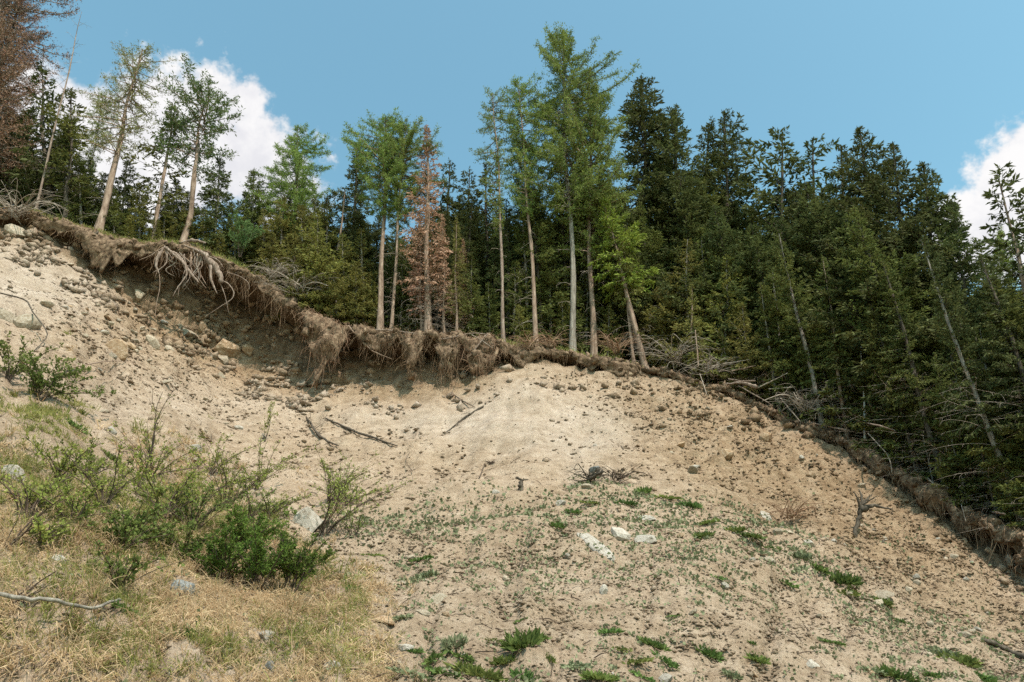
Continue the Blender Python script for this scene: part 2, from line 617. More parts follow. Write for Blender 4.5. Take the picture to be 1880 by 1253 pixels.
# normals of the smooth sheet
du = np.gradient(GV, axis=1)
dv = np.gradient(GV, axis=0)
GN = nrmz(np.cross(du, dv))
flip = np.where((GN[..., 2:3] < 0) & ((zone == 0) | (zone == 3) | (zone == 4))[:, None, None], -1, 1)
GN = GN * flip
GPX, GPY, GD = project(GV)
zr = zone[:, None] * np.ones((1, NC))
colpx = upx[None, :] * np.ones((NR, 1))
flat = GV.reshape(-1, 3)


def nz(s, off=0.0):
    return perlin(flat, s, off).reshape(NR, NC)


def blob(px, py, cx, cy, rx, ry, ang=0):
    c, s = math.cos(R(ang)), math.sin(R(ang))
    dx, dy = px - cx, py - cy
    u, v = (dx * c + dy * s) / rx, (-dx * s + dy * c) / ry
    return np.clip(1.25 - np.sqrt(u * u + v * v), 0, 1)


big, mid_, sm, fin = nz(3.2), nz(1.1, 5.2), nz(.42, 9.1), nz(.17, 2.2)
ridg = 1 - np.abs(nz(.9, 3.3)) * 2.4
cl = np.clip(nz(.33, 7.7) * 1.6 + nz(.15, 4.4) * .8, 0, None)       # clods stand proud
rough_r = np.clip(blob(GPX, GPY, 1380, 840, 300, 130, 25) + blob(GPX, GPY, 1250, 760, 200, 70, 15) * .6 + blob(GPX, GPY, 1750, 960, 220, 90, 35), 0, 1)
rough_l = np.clip(blob(GPX, GPY, 330, 610, 260, 110, 10) + blob(GPX, GPY, 60, 440, 200, 50, 5), 0, 1)
smoothz = np.clip(blob(GPX, GPY, 880, 760, 260, 80, 10) + blob(GPX, GPY, 60, 520, 120, 50, 0), 0, 1)
D = np.zeros((NR, NC))
tcol = np.clip((np.arange(NR) - np.argmax(zone == 3)) / NT, 0, 1)[:, None] * np.ones((1, NC))
SUV = np.stack([colpx / 38 + tcol * 3 + nz(2.0, 1.1) * .8, tcol * 2.2, 0 * tcol], -1)
rill = perlin(SUV, 1.0, .7)
rill2 = perlin(SUV * np.array([2.7, 1.6, 1]), 1.0, 5.3)
on_slope = (zr == 3)
ts = np.clip((np.arange(NR) - np.argmax(zone == 3)) / NT, 0, 1)[:, None] * np.ones((1, NC))
edge = np.clip(ts * 12, 0, 1)
D += on_slope * (- np.clip(rill + .1, 0, 1) * .22 * edge - np.clip(rill2, 0, 1) * .09 * edge + big * .55 * edge + mid_ * .20 + sm * .07 + fin * .025 + cl * (.035 + .12 * rough_r + .14 * rough_l) * (1 - .8 * smoothz)
                 + (rough_r * .16 + rough_l * .15) * np.clip(ridg - .35, 0, 1))
D += (zr == 2) * (mid_ * .30 + sm * .24 + fin * .07 + cl * .16)
D += (zr == 1) * (mid_ * .10 + sm * .10 + fin * .04)
D += (zr == 0) * (nz(5., 8.8) * .5 * np.clip((np.argmax(zone == 1) - np.arange(NR))[:, None] / 40, 0, 1) + mid_ * .10 + sm * .07 + fin * .03)
GV = GV + GN * D[..., None]
idx = np.arange(NR * NC).reshape(NR, NC)
Qall = np.stack([idx[:-1, :-1], idx[:-1, 1:], idx[1:, 1:], idx[1:, :-1]], -1)
r_split = np.argmax(zone == 1)            # the forest floor ends at the lip


def sub_sheet(name, r0, r1, mat):
    V = GV[r0:r1].reshape(-1, 3)
    q = (Qall[r0:r1 - 1] - r0 * NC).reshape(-1, 4)
    q = q[:, ::-1]
    me = mk_mesh(name, V, [q], smooth=True)
    return obj(name, me, mat)


forest_floor = tag(sub_sheet('forest_floor', 0, r_split + 1, M['floor']), 'brown and mossy forest floor behind the broken edge', kind='structure')
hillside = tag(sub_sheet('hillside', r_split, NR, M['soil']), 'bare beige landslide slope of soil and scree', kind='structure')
# soil kinds and painted scarp shade, as a colour attribute on the hillside: R pale silt, G rusty loam and shade, B dark topsoil and shade
hp, hy = GPX[r_split:], GPY[r_split:]
zz = zr[r_split:]
wn1 = nz(1.6, 1.7)[r_split:] * .7 + nz(.5, 6.1)[r_split:] * .5 + rill[r_split:] * .9 + rill2[r_split:] * .5
pale_a = np.clip(blob(hp, hy, 850, 750, 300, 75, 8) * 1.1 + blob(hp, hy, 70, 520, 170, 70, 8) * 1.1 + blob(hp, hy, 1090, 800, 80, 90, 45) * .8 + blob(hp, hy, 380, 740, 260, 60, 0) * .6 + wn1 * .5, 0, 1)
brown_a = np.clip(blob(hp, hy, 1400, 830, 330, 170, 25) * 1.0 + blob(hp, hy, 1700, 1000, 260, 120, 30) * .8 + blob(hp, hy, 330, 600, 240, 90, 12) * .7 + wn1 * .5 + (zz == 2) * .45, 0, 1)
pale_a *= (zz >= 3)
foot_shade_a = np.clip(1 - ts[r_split:] * 11, 0, 1) * (zz == 3) * np.interp(hp, [200, 320, 880, 960], [0, 1, 1, 0])      # brown painted into the soil to warm the shade at the scarp foot
pale_a *= 1 - foot_shade_a
brown_a = np.clip(brown_a + foot_shade_a * .9, 0, 1)
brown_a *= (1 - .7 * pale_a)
tsc = np.clip((np.arange(NR) - np.argmax(zone == 2)) / NS, 0, 1)[r_split:, None]      # down the scarp: humus darkened as painted undercut shade, fading to loam
earth_shade_a = np.clip((zz == 1) * 1.0 + (zz == 2) * np.clip(1.15 - 1.0 * tsc + wn1 * .5, 0, 1), 0, 1)
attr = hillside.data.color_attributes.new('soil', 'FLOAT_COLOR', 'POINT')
attr.data.foreach_set('color', np.stack([pale_a, brown_a, earth_shade_a, np.ones_like(pale_a)], -1).astype(np.float32).ravel())

gm = ground_material()
gme = mk_mesh('ground', [(-400, -400, GZ), (400, -400, GZ), (400, 14, GZ), (-400, 14, GZ)], [np.array([[0, 1, 2, 3]])])
ground = tag(obj('ground', gme, gm), 'flat ground at the foot of the slope', kind='structure')

# far slope behind the forest
fv, fq = [], []
nfx, nfy = 60, 24
fx = np.linspace(-420, 420, nfx)
fy = np.linspace(0, 1, nfy)
XX, TT = np.meshgrid(fx, fy)
YY = 112 + TT * 150 + np.abs(XX) * .05
ZZ = 30 + TT * 26 - XX * .16 + perlin(np.stack([XX, YY, 0 * XX], -1), 45) * 8
ii = np.arange(nfx * nfy).reshape(nfy, nfx)
far = tag(obj('hill', mk_mesh('hill', np.stack([XX, YY, ZZ], -1), [np.stack([ii[:-1, :-1], ii[:-1, 1:], ii[1:, 1:], ii[1:, :-1]], -1).reshape(-1, 4)], True), M['floor']),
          'hill rising behind the forest', kind='structure')

bpy.context.view_layer.update()
dg = bpy.context.evaluated_depsgraph_get()
BV_H = BVHTree.FromObject(hillside, dg)
BV_F = BVHTree.FromObject(forest_floor, dg)


def hit(px, py):
    """where the line of sight through a point of the photograph meets the terrain"""
    d = Vector(ray(px, py)).normalized()
    best = None
    for b in (BV_H, BV_F):
        h = b.ray_cast(Vector((0, 0, 0)), d, 300)
        if h[0] is not None and (best is None or h[3] < best[2]):
            n = h[1] if h[1].dot(d) < 0 else -h[1]
            best = (h[0], n, h[3])
    if best is None:
        p = Vector(at(px, py, float(crest(px, 2))))
        return p, Vector((0, -.5, .8)).normalized(), p.length
    return best


def ground_z(x, y):
    best = None
    for b in (BV_F, BV_H):
        h = b.ray_cast(Vector((x, y, 200)), Vector((0, 0, -1)), 400)
        if h[0] is not None and (best is None or h[0].z > best):
            best = h[0].z
    return best


# ------------------------------------------------------------------ tree prototypes
def trunk_mesh(name, H, r0, seed, sides=8, K=14, bend=.012, tip=.012, flare=1.5):
    r = np.random.default_rng(seed)
    z = np.linspace(0, 1, K) ** 1.1
    P = np.zeros((1, K, 3))
    P[0, :, 2] = z * H - .25 * (z == 0)
    ph = r.uniform(0, 6.28, 4)
    env = np.sin(np.pi * np.clip(z, 0, 1))
    P[0, :, 0] = bend * H * env * (np.sin(5 * z + ph[0]) + .5 * np.sin(11 * z + ph[1])) * .6
    P[0, :, 1] = bend * H * env * (np.sin(4 * z + ph[2]) + .5 * np.sin(9 * z + ph[3])) * .6
    rad = r0 * (1 - z) ** .8 + tip
    rad[0] *= flare
    rad[1] *= 1 + (flare - 1) * .25
    V, Q = tubes(P, rad[None], sides)
    V = V + .12 * r0 * r.normal(size=V.shape) * np.array([1, 1, .2])
    return mk_mesh(name, V, [Q], True)


def branch_curves(r, z0, az, L, rise, droop, tipup, K=6):
    """(n,K,3) curved branches round a trunk on the z axis"""
    n = len(z0)
    t = np.linspace(0, 1, K)[None, :]
    rad = L[:, None] * t * (1 - .06 * t)
    zz_ = z0[:, None] + L[:, None] * (rise[:, None] * t - droop[:, None] * t ** 2 + tipup[:, None] * t ** 4)
    sw = r.normal(0, .12, n)[:, None] * t ** 2
    a = az[:, None] + sw
    return np.stack([rad * np.cos(a), rad * np.sin(a), zz_], -1)


def curve_at(Bc, bi, t):
    K = Bc.shape[1]
    x = np.clip(t, 0, .9999) * (K - 1)
    k = x.astype(int)
    f = (x - k)[:, None]
    p = Bc[bi, k] * (1 - f) + Bc[bi, k + 1] * f
    return p, nrmz(Bc[bi, k + 1] - Bc[bi, k])


def spruce(name, seed, H, cb, Rm, r0, whorl=.30, nb=6, step=.055, twig=.30, gap=.12, lop=.25, power=.8, thin=1.0):
    """H height, cb height where green branches begin, Rm widest radius"""
    r = np.random.default_rng(seed)
    zs, azs, Ls = [], [], []
    z = cb
    ph = r.uniform(0, 6.28, 3)
    while z < H - .12:
        f = (H - z) / (H - cb)
        prof = f ** power * (1 - .35 * np.clip((f - .8) / .2, 0, 1)) + .02
        k = max(3, int(r.integers(nb - 1, nb + 2) * (.7 + .3 * f)))
        az = r.uniform(0, 6.28) + np.arange(k) / k * 6.28 + r.normal(0, .35, k)
        L = Rm * prof * r.uniform(.62, 1.12, k) * (1 + lop * np.sin(az + ph[0] + z * .35) + .18 * np.sin(2 * az + ph[1] + z * .8))
        keep = r.random(k) > gap
        zs += list(z + r.normal(0, .07, keep.sum()))
        azs += list(az[keep])
        Ls += list(np.maximum(L[keep], .12))
        z += whorl * (.55 + .6 * f) * r.uniform(.75, 1.25)
    zs, azs, Ls = map(np.array, (zs, azs, Ls))
    f = (H - zs) / (H - cb)
    rise = .75 * (1 - f) ** 1.5 + .05 + r.normal(0, .08, len(zs))
    droop = .10 + .52 * f + r.normal(0, .08, len(zs))
    tipup = .10 + .18 * f
    Bc = branch_curves(r, zs, azs, Ls, rise, droop, tipup)
    cnt = np.maximum(6, (Ls / step * thin).astype(int))
    bi = np.repeat(np.arange(len(Ls)), cnt)
    t = r.random(len(bi)) ** .8 * .93 + .07
    p, ax = curve_at(Bc, bi, t)
    sd = nrmz(np.cross(ax, np.array([0, 0, 1.0]))) * np.where(r.random(len(bi)) < .5, -1, 1)[:, None]
    Lb = Ls[bi]
    # first order side sprays, then small twigs along them
    sl_ = np.minimum(.75, .45 * Lb) * (1 - .75 * t) * r.uniform(.4, 1.1, len(bi)) + .08
    sdir_ = nrmz(ax * .75 + sd * r.uniform(.35, 1.0, (len(bi), 1)) + np.array([0, 0, -.42]) * r.uniform(.1, 1.3, (len(bi), 1)) + r.normal(0, .13, (len(bi), 3)))
    g = G()
    m = 3
    for k in range(m):
        q = p + sdir_ * (sl_ * (k / m) * r.uniform(.8, 1.2, len(bi)))[:, None]
        d = nrmz(sdir_ + r.normal(0, .38, q.shape) + np.array([0, 0, -.10]))
        L = twig * r.uniform(.55, 1.1, len(bi)) * (.55 + .45 * np.minimum(1, Lb / 1.0))
        V, T = leaves(q, d, L, L * 1.12 * r.uniform(.125, .20, len(bi)), .3, r)
        g.add(V, T=T)
    # leader shoot
    q = np.stack([0 * np.arange(14.), 0 * np.arange(14.), H - .75 + np.arange(14) * .055], 1)
    d = nrmz(r.normal(0, .6, q.shape) + np.array([0, 0, .8]))
    V, T = leaves(q, d, np.full(14, .2), np.full(14, .035), .3, r)
    g.add(V, T=T)
    crown = g.mesh(name + '_crown')
    V, Q = tubes(Bc, np.linspace(1, .15, 6)[None] * (.008 + .010 * Ls)[:, None], 3)
    br = mk_mesh(name + '_branches', V, [Q])
    return dict(H=H, trunk=trunk_mesh(name + '_trunk', H, r0, seed), crown=crown, branches=br, r0=r0)


def larch(name, seed, H, cb, Rm, r0, whorl=.29, nb=5, step=.07, gap=.14, prof=None, tuft=.13, lop=.35, per=3, bend=.012):
    r = np.random.default_rng(seed)
    zs, azs, Ls = [], [], []
    z = cb
    ph = r.uniform(0, 6.28, 4)
    prof = prof or [(0, .35), (.15, .75), (.4, 1), (.7, .8), (.9, .42), (1, .08)]
    pa = np.array(prof)
    while z < H - .1:
        f = (z - cb) / (H - cb)
        k = int(r.integers(nb - 1, nb + 2))
        az = r.uniform(0, 6.28) + np.arange(k) / k * 6.28 + r.normal(0, .45, k)
        L = Rm * np.interp(f, pa[:, 0], pa[:, 1]) * r.uniform(.5, 1.15, k) * (1 + lop * np.sin(az + ph[0] + z * .5) + .25 * np.sin(2 * az + ph[1] + z * .9))
        keep = r.random(k) > gap
        zs += list(z + r.normal(0, .1, keep.sum()))
        azs += list(az[keep])
        Ls += list(np.maximum(L[keep], .15))
        z += whorl * r.uniform(.6, 1.3)
    zs, azs, Ls = map(np.array, (zs, azs, Ls))
    f = (zs - cb) / (H - cb)
    Bc = branch_curves(r, zs, azs, Ls, .12 + .42 * f ** 2 + r.normal(0, .12, len(zs)), .28 - .1 * f + r.normal(0, .1, len(zs)), .22 + 0 * f)
    cnt = np.maximum(7, (Ls / step).astype(int))
    bi = np.repeat(np.arange(len(Ls)), cnt)
    t = r.random(len(bi)) ** .65 * .88 + .12
    p, ax = curve_at(Bc, bi, t)
    hl = r.uniform(.08, .46, len(bi)) * (.4 + .6 * np.minimum(1, Ls[bi] / 1.5))
    hd = nrmz(ax * .45 + r.normal(0, .55, p.shape) + np.array([0, 0, -.38]))
    g = G()
    for k in range(per):
        q = p + hd * (hl * (k + .3) / per)[:, None] + r.normal(0, .03, p.shape)
        d = nrmz(hd * .5 + r.normal(0, .6, p.shape) + np.array([0, 0, .25]))
        L = tuft * 1.25 * r.uniform(.6, 1.35, len(q))
        V, T = leaves(q, d, L, L * r.uniform(.10, .17, len(q)), .3, r)
        g.add(V, T=T)
    crown = g.mesh(name + '_crown')
    V, Q = tubes(Bc, np.linspace(1, .15, 6)[None] * (.010 + .012 * Ls)[:, None], 3)
    gg = G().add(V, Q)
    # thin branchlets carrying the tufts
    sel = r.random(len(p)) < .2
    PP = np.stack([p[sel], p[sel] + hd[sel] * hl[sel][:, None] * .5, p[sel] + hd[sel] * hl[sel][:, None] + np.array([0, 0, -.04])], 1)
    V, Q = tubes(PP, np.array([[.006, .005, .003]]) * np.ones((len(PP), 1)), 3)
    gg.add(V, Q)
    return dict(H=H, trunk=trunk_mesh(name + '_trunk', H, r0, seed, bend=bend), crown=crown, branches=gg.mesh(name + '_branches'), r0=r0)


def dead_boughs(name, seed, H, z0, z1, n, L0, droop=.9, sub=4, rad=.011):
    """bare curved twigs left on the lower trunk"""
    r = np.random.default_rng(seed)
    zs = r.uniform(z0, z1, n)
    L = L0 * r.uniform(.35, 1.1, n)
    Bc = branch_curves(r, zs, r.uniform(0, 6.28, n), L, r.normal(.18, .15, n), droop * r.uniform(.3, 1.1, n), r.uniform(0, .25, n), 7)
    V, Q = tubes(Bc, np.linspace(1, .25, 7)[None] * rad * np.ones((n, 1)), 3)
    g = G().add(V, Q)
    bi = np.repeat(np.arange(n), sub)
    t = r.uniform(.3, .95, len(bi))
    p, ax = curve_at(Bc, bi, t)
    sd = nrmz(ax * .6 + r.normal(0, .5, p.shape) + np.array([0, 0, -.5]))
    l2 = L[bi] * r.uniform(.12, .4, len(bi))
    PP = np.stack([p, p + sd * (l2 * .5)[:, None], p + nrmz(sd + np.array([0, 0, -.45])) * l2[:, None]], 1)
    V, Q = tubes(PP, np.array([[.7, .5, .25]]) * rad * .8 * np.ones((len(PP), 1)), 3)
    g.add(V, Q)
    return g.mesh(name)


PR = {}
PR['spruce_a'] = spruce('spruce_a', 11, 18, 1.6, 3.2, .20, step=.05, twig=.25, power=.80, lop=.3)
PR['spruce_b'] = spruce('spruce_b', 12, 18, 3.0, 2.8, .19, lop=.4, gap=.2, step=.05, twig=.25, power=.76)
PR['spruce_c'] = spruce('spruce_c', 13, 18, 5.5, 2.3, .19, nb=5, gap=.25, lop=.45, power=.70, step=.055, twig=.25)
PR['spruce_d'] = spruce('spruce_d', 14, 18, .8, 3.8, .21, power=.88, step=.05, twig=.25, lop=.3)
PR['young_high'] = spruce('young_high', 20, 9, 4.3, 1.7, .10, whorl=.26, twig=.22, step=.045, power=.6)
PR['crooked'] = spruce('crooked', 15, 16, 6.5, 1.7, .15, nb=4, gap=.35, lop=.5, power=.45, thin=.9, whorl=.4)
PR['young'] = spruce('young', 16, 7, .3, 1.7, .08, whorl=.24, twig=.21, step=.036, power=.75)
PR['young_b'] = spruce('young_b', 17, 7, .5, 1.45, .08, whorl=.26, twig=.21, step=.04, gap=.2, lop=.35, power=.75)
PR['sparse'] = spruce('sparse', 18, 12, 2.5, 1.5, .12, nb=4, gap=.35, lop=.4, thin=.55, whorl=.38)
PR['dead_spruce'] = spruce('dead_spruce', 19, 17, 3.2, 1.9, .16, nb=6, gap=.15, lop=.3, thin=.5, whorl=.30, twig=.26)
PR['larch_big'] = larch('larch_big', 31, 26, 9.5, 3.0, 0.158, prof=[(0, .3), (.12, .75), (.3, .95), (.55, 1), (.72, .62), (.87, .40), (.95, .22), (1, .04)], step=.044, per=5, tuft=.13)
PR['larch_wide'] = larch('larch_wide', 32, 20, 6, 2.9, 0.137, prof=[(0, .5), (.2, .9), (.45, 1), (.7, .68), (.88, .36), (1, .04)], step=.044, per=5, tuft=.13)
PR['larch_top'] = larch('larch_top', 33, 19, 9.5, 2.5, 0.130, prof=[(0, .35), (.25, .8), (.55, 1.0), (.8, .78), (.93, .42), (1, .05)], step=.042, per=5, tuft=.13)
PR['larch_slim'] = larch('larch_slim', 34, 20, 9, 1.7, 0.108, prof=[(0, .25), (.3, .7), (.6, .9), (.82, .72), (.94, .36), (1, .05)], step=.044, per=5, tuft=.11)
PR['larch_thin'] = larch('larch_thin', 35, 20, 8, 1.5, 0.079, nb=4, gap=.2, prof=[(0, .2), (.3, .45), (.6, .8), (.85, 1.0), (.95, .5), (1, .08)], step=.055, per=5, tuft=.11)
PR['larch_umbrella'] = larch('larch_umbrella', 36, 13, 5.2, 2.1, 0.144, nb=5, gap=.12, prof=[(0, .6), (.3, .95), (.6, 1.0), (.85, .75), (1, .2)], step=.055, per=3, tuft=.10)
PR['pine'] = larch('pine', 37, 10, 4.2, 2.0, .11, nb=5, gap=.2, prof=[(0, .5), (.35, .8), (.6, 1), (.85, .9), (1, .2)], step=.05, per=4, tuft=.13, bend=.04)
PR['bare'] = larch('bare', 38, 20, 2.5, 2.6, .16, nb=6, gap=.05, whorl=.22, prof=[(0, .7), (.3, 1), (.7, .9), (1, .1)], step=.065, per=4, tuft=.10)
DB = {}
DB['mid'] = dead_boughs('dead_boughs_mid', 41, 18, .6, 7.0, 34, 1.3)
DB['low'] = dead_boughs('dead_boughs_low', 42, 18, .3, 4.5, 40, 1.7, sub=5)
DB['few'] = dead_boughs('dead_boughs_few', 43, 18, 1.5, 8.5, 16, 1.0, sub=2)
DB['long'] = dead_boughs('dead_boughs_long', 44, 18, .6, 8.5, 46, 2.4, droop=.45, sub=3)
DB['thin'] = dead_boughs('dead_boughs_thin', 45, 18, 3, 17, 46, .8, droop=.2, sub=2)


def plant_tree(kind, name, base, top, label, cat, group=None, crown='spruce', bark='bark_grey', width=1.0, thick=1.0, boughs=None, bough_mat='twig', spin=None):
    """base, top: 3-D points; the whole tree leans from one to the other"""
    p = PR[kind]
    if kind.startswith('larch') or kind in ('pine',):
        width *= .98
    base, top = Vector(base), Vector(top)
    ax = top - base
    h = ax.length / p['H']
    root = empty(name, base, label, cat, group)
    spin = random.uniform(0, 6.28) if spin is None else spin
    q = Vector((0, 0, 1)).rotation_difference(ax.normalized())
    root.rotation_euler = (q.to_matrix() @ Matrix.Rotation(spin, 3, 'Z')).to_euler()
    w = h * width
    root.scale = (w, w, h)
    t = obj('trunk', p['trunk'], M[bark], root)
    t.scale = (thick / width, thick / width, 1)
    if crown:
        obj('crown', p['crown'], M[crown], root)
        tag(obj('branches', p['branches'], M['bark_dark' if crown.startswith('spruce') else bark], root), kind='stuff')
    if boughs:
        b = obj('dead_branches', DB[boughs], M[bough_mat], root)
        tag(b, kind='stuff')
        b.scale = (1 / w, 1 / w, 1.0 / h * min(1.0, ax.length / 18))
    return root


def base_at(px, back):
    """a point of the forest floor: column px of the photograph, `back` metres beyond the broken edge"""
    Y = float(crest(px, 2)) + back
    x = at(px, float(crest(px, 1)), Y)[0]
    z = ground_z(x, Y)
    if z is None:
        z = at(px, float(crest(px, 1)), Y)[2]
    return Vector((x, Y, z - .05))


def tree(kind, name, bpx, back, tpx, tpy, label, cat='tree', lean_y=0.0, **kw):
    b = base_at(bpx, back)
    t = Vector(at(tpx, tpy, b.y + lean_y))
    return plant_tree(kind, name, b, t, label, cat, **kw)


# ---- the trees one can tell apart, left to right
tree('bare', 'dead_larch', -30, .9, 22, -190, 'huge dead larch with reddish brown bare twigs at the top left corner', crown='dead_twig', bark='bark_grey', width=.78, thick=.9, boughs='long', bough_mat='twig_dark')
tree('bare', 'dead_larch', -60, 2.4, 52, -60, 'dead brown larch behind the huge one in the top left corner', crown='dead', bark='bark_dark', width=.7)
tree('larch_thin', 'dead_larch', 64, .6, 150, 22, 'tall pale leafless leaning larch stem with thin twigs against the blue sky', crown=None, bark='pale_wood', thick=.85, boughs='thin')
tree('sparse', 'spruce_tree', 95, 2.0, 75, 118, 'ragged dark spruce behind the pale leaning larch stem', crown='spruce_dark', bark='bark_dark', width=1.35, boughs='mid')
tree('sparse', 'spruce_tree', 120, 1.2, 132, 165, 'ragged spruce between the pale stem and the leaning larch', crown='spruce', bark='bark_dark', width=1.5, boughs='mid')
tree('young_b', 'spruce_tree', 30, 2.5, 15, 200, 'dark spruce under the dead larches at the left edge', crown='spruce_dark', bark='bark_dark', width=1.2)
tree('larch_umbrella', 'larch_tree', 178, .5, 262, 92, 'leaning larch with thick brown trunk and olive crown above the root mat', crown='larch_olive', bark='bark', thick=1.15, boughs='few')
tree('larch_thin', 'larch_tree', 150, 2.8, 190, 175, 'slim pale green larch just behind the leaning thick larch', crown='larch_olive', bark='bark_grey', width=1.5)
tree('young', 'spruce_tree', 215, 1.8, 235, 295, 'low dark spruce behind the trunk of the leaning larch', crown='spruce_dark', width=1.0)
tree('young_b', 'spruce_tree', 150, 1.5, 140, 285, 'low spruce left of the leaning larch trunk', crown='spruce', width=1.1)
tree('sparse', 'spruce_tree', 280, .9, 322, 188, 'thin sparse spruce left of the crooked blue green tree', crown='spruce', bark='bark', width=1.25)
tree('pine', 'larch_tree', 332, 1.0, 385, 168, 'crooked blue green larch with wind swept crown against the cloud', crown='pine', bark='bark', width=1.15, thick=1.1)
tree('young', 'spruce_tree', 392, 1.5, 404, 292, 'dark pointed spruce in front of the left cloud', crown='spruce_dark', width=.95)
tree('young', 'spruce_tree', 462, 2.2, 466, 312, 'dark spruce left of the wide fresh green larch', crown='spruce', width=.85)
tree('larch_wide', 'larch_tree', 535, 3.0, 547, 234, 'wide fresh green larch with broad crown left of the broken snag', crown='larch', width=1.25)
s = base_at(612, 1.6)
tree('spruce_b', 'dead_spruce_snag', 612, 1.6, 634, 348, 'broken pale spruce snag with snapped off top', crown=None, bark='bark', thick=1.1, boughs='mid')
tree('spruce_b', 'spruce_tree', 655, 4.0, 655, 262, 'tall dark spruce between the snag and the two stemmed larch', crown='spruce_dark', bark='bark_dark', width=.95)
tree('larch_top', 'larch_tree', 698, .55, 708, 214, 'green larch with thick pinkish trunk, left of the close pair', crown='larch', bark='bark', thick=1.35, boughs='few')
tree('larch_top', 'larch_tree', 718, .6, 746, 232, 'green larch with slimmer pale trunk, right of the close pair', crown='larch', bark='bark', width=.95, thick=.9, boughs='mid')
tree('dead_spruce', 'dead_spruce', 787, .5, 783, 232, 'dead spruce with rust brown needles and bright trunk at the edge', crown='dead', bark='bark', thick=1.25, boughs='low')
tree('dead_spruce', 'dead_spruce', 776, .8, 770, 400, 'slimmer dead spruce stem hard against the rust brown spruce', crown='dead', bark='bark', width=.9, thick=1.1)
tree('dead_spruce', 'dead_spruce', 816, .5, 812, 395, 'very slim dead spruce just right of the rust brown spruce', crown='dead', bark='bark', width=.75, thick=.8, boughs='low')
tree('dead_spruce', 'dead_spruce', 838, .5, 838, 400, 'slim spruce with bright straight stem near the leaning poles', crown='olive', bark='bark', width=.8, thick=.85, boughs='mid')
tree('dead_spruce', 'dead_spruce', 850, 1.8, 850, 440, 'faded brown spruce with drooping boughs behind the bright slim stem', crown='dead', bark='bark', width=.9, thick=.8)
tree('crooked', 'spruce_tree', 825, 4.5, 826, 296, 'dark spruce spire right of the rust brown dead spruce', crown='spruce_dark', bark='bark_dark', width=1.0)
tree('crooked', 'spruce_tree', 862, 5.0, 862, 312, 'dark crooked spruce, middle one of three spires', crown='spruce_dark', bark='bark_dark', width=1.05)
tree('crooked', 'spruce_tree', 892, 5.5, 893, 300, 'dark crooked spruce spire beside the thin pale larch', crown='spruce_dark', bark='bark_dark', width=1.1)
tree('larch_thin', 'larch_tree', 925, .6, 905, 172, 'thin pale stemmed larch with sparse light crown, left of the central larches', crown='larch', bark='pale_wood', width=1.1, thick=1.15, boughs='few')
tree('larch_slim', 'larch_tree', 985, .8, 952, 150, 'slim straight larch with narrow green crown beside the tallest one', crown='larch', bark='bark', width=1.05, thick=1.0, boughs='few')
tree('larch_slim', 'larch_tree', 968, 2.4, 955, 260, 'grey larch stem in shade just behind the slim straight larch', crown='spruce', bark='bark_grey', width=.7, boughs='mid')
tree('larch_big', 'larch_tree', 1051, .7, 1034, 62, 'tallest green larch in the middle with long bare trunk', crown='larch', bark='bark_grey', width=1.12, thick=.95, boughs='few')
tree('larch_wide', 'larch_tree', 1090, 1.3, 1082, 128, 'broad green larch leaning on the right side of the tallest larch', crown='larch', bark='bark', width=.85, thick=1.05, boughs='mid')
tree('young_high', 'spruce_tree', 1186, .3, 1108, 375, 'small yellow green spruce leaning left over the edge with bare lower twigs', crown='yellowgreen', bark='bark', width=.95, thick=1.2, boughs='low')
tree('young_high', 'spruce_tree', 1164, .5, 1142, 440, 'slender bare stem crossing the leaning yellow green spruce', crown='olive', bark='bark', width=.7, thick=1.0)
tree('spruce_a', 'spruce_tree', 1180, 5.0, 1178, 142, 'massive dark spruce with tufted top right of the central larches', crown='spruce_dark', bark='bark_dark', width=1.15)
tree('spruce_b', 'spruce_tree', 1235, 4.2, 1240, 195, 'dark spruce shoulder right of the massive tufted one', crown='spruce_dark', bark='bark_dark', width=1.1)
tree('spruce_c', 'spruce_tree', 1296, 4.5, 1300, 228, 'dark spruce left of the spiky tall one', crown='spruce_dark', bark='bark_dark', width=1.1)
tree('spruce_b', 'spruce_tree', 1350, 4.0, 1330, 203, 'spiky tall spruce standing above the dark forest wall', crown='spruce_dark', bark='bark_dark', width=.95)
tree('crooked', 'spruce_tree', 1440, 4.0, 1436, 242, 'ragged spruce spire halfway along the dark forest wall', crown='spruce_dark', bark='bark_dark', width=1.3)
tree('crooked', 'spruce_tree', 1498, 4.4, 1492, 258, 'ragged double topped spruce beside the halfway spire', crown='spruce_dark', bark='bark_dark', width=1.2)
tree('spruce_c', 'spruce_tree', 1545, 4.2, 1545, 268, 'narrow spruce just left of the great pointed spruce', crown='spruce_dark', bark='bark_dark', width=1.0)
tree('spruce_d', 'spruce_tree', 1640, 3.2, 1578, 236, 'great pointed spruce crowning the dark forest wall on the right', crown='spruce_dark', bark='bark_dark', width=1.15)
tree('spruce_d', 'spruce_tree', 1700, 3.0, 1640, 266, 'broad spruce at the right shoulder of the great pointed one', crown='spruce_dark', bark='bark_dark', width=1.05)
tree('spruce_a', 'spruce_tree', 1760, 3.4, 1695, 300, 'spruce on the descending skyline before the right cloud', crown='spruce_dark', bark='bark_dark', width=1.1)
tree('spruce_a', 'spruce_tree', 1815, 3.2, 1750, 372, 'lower spruce where the skyline meets the right cloud', crown='spruce_dark', bark='bark_dark', width=1.0)
tree('crooked', 'spruce_tree', 1985, 3.0, 1834, 328, 'leaning spruce top standing against the right cloud', crown='spruce_dark', bark='bark', width=1.3, boughs='mid')
tree('larch_wide', 'larch_tree', 1850, 9.0, 1838, 425, 'pale yellow green larch glimpsed behind the right edge spruces', crown='yellowgreen', bark='bark_grey', width=.8)
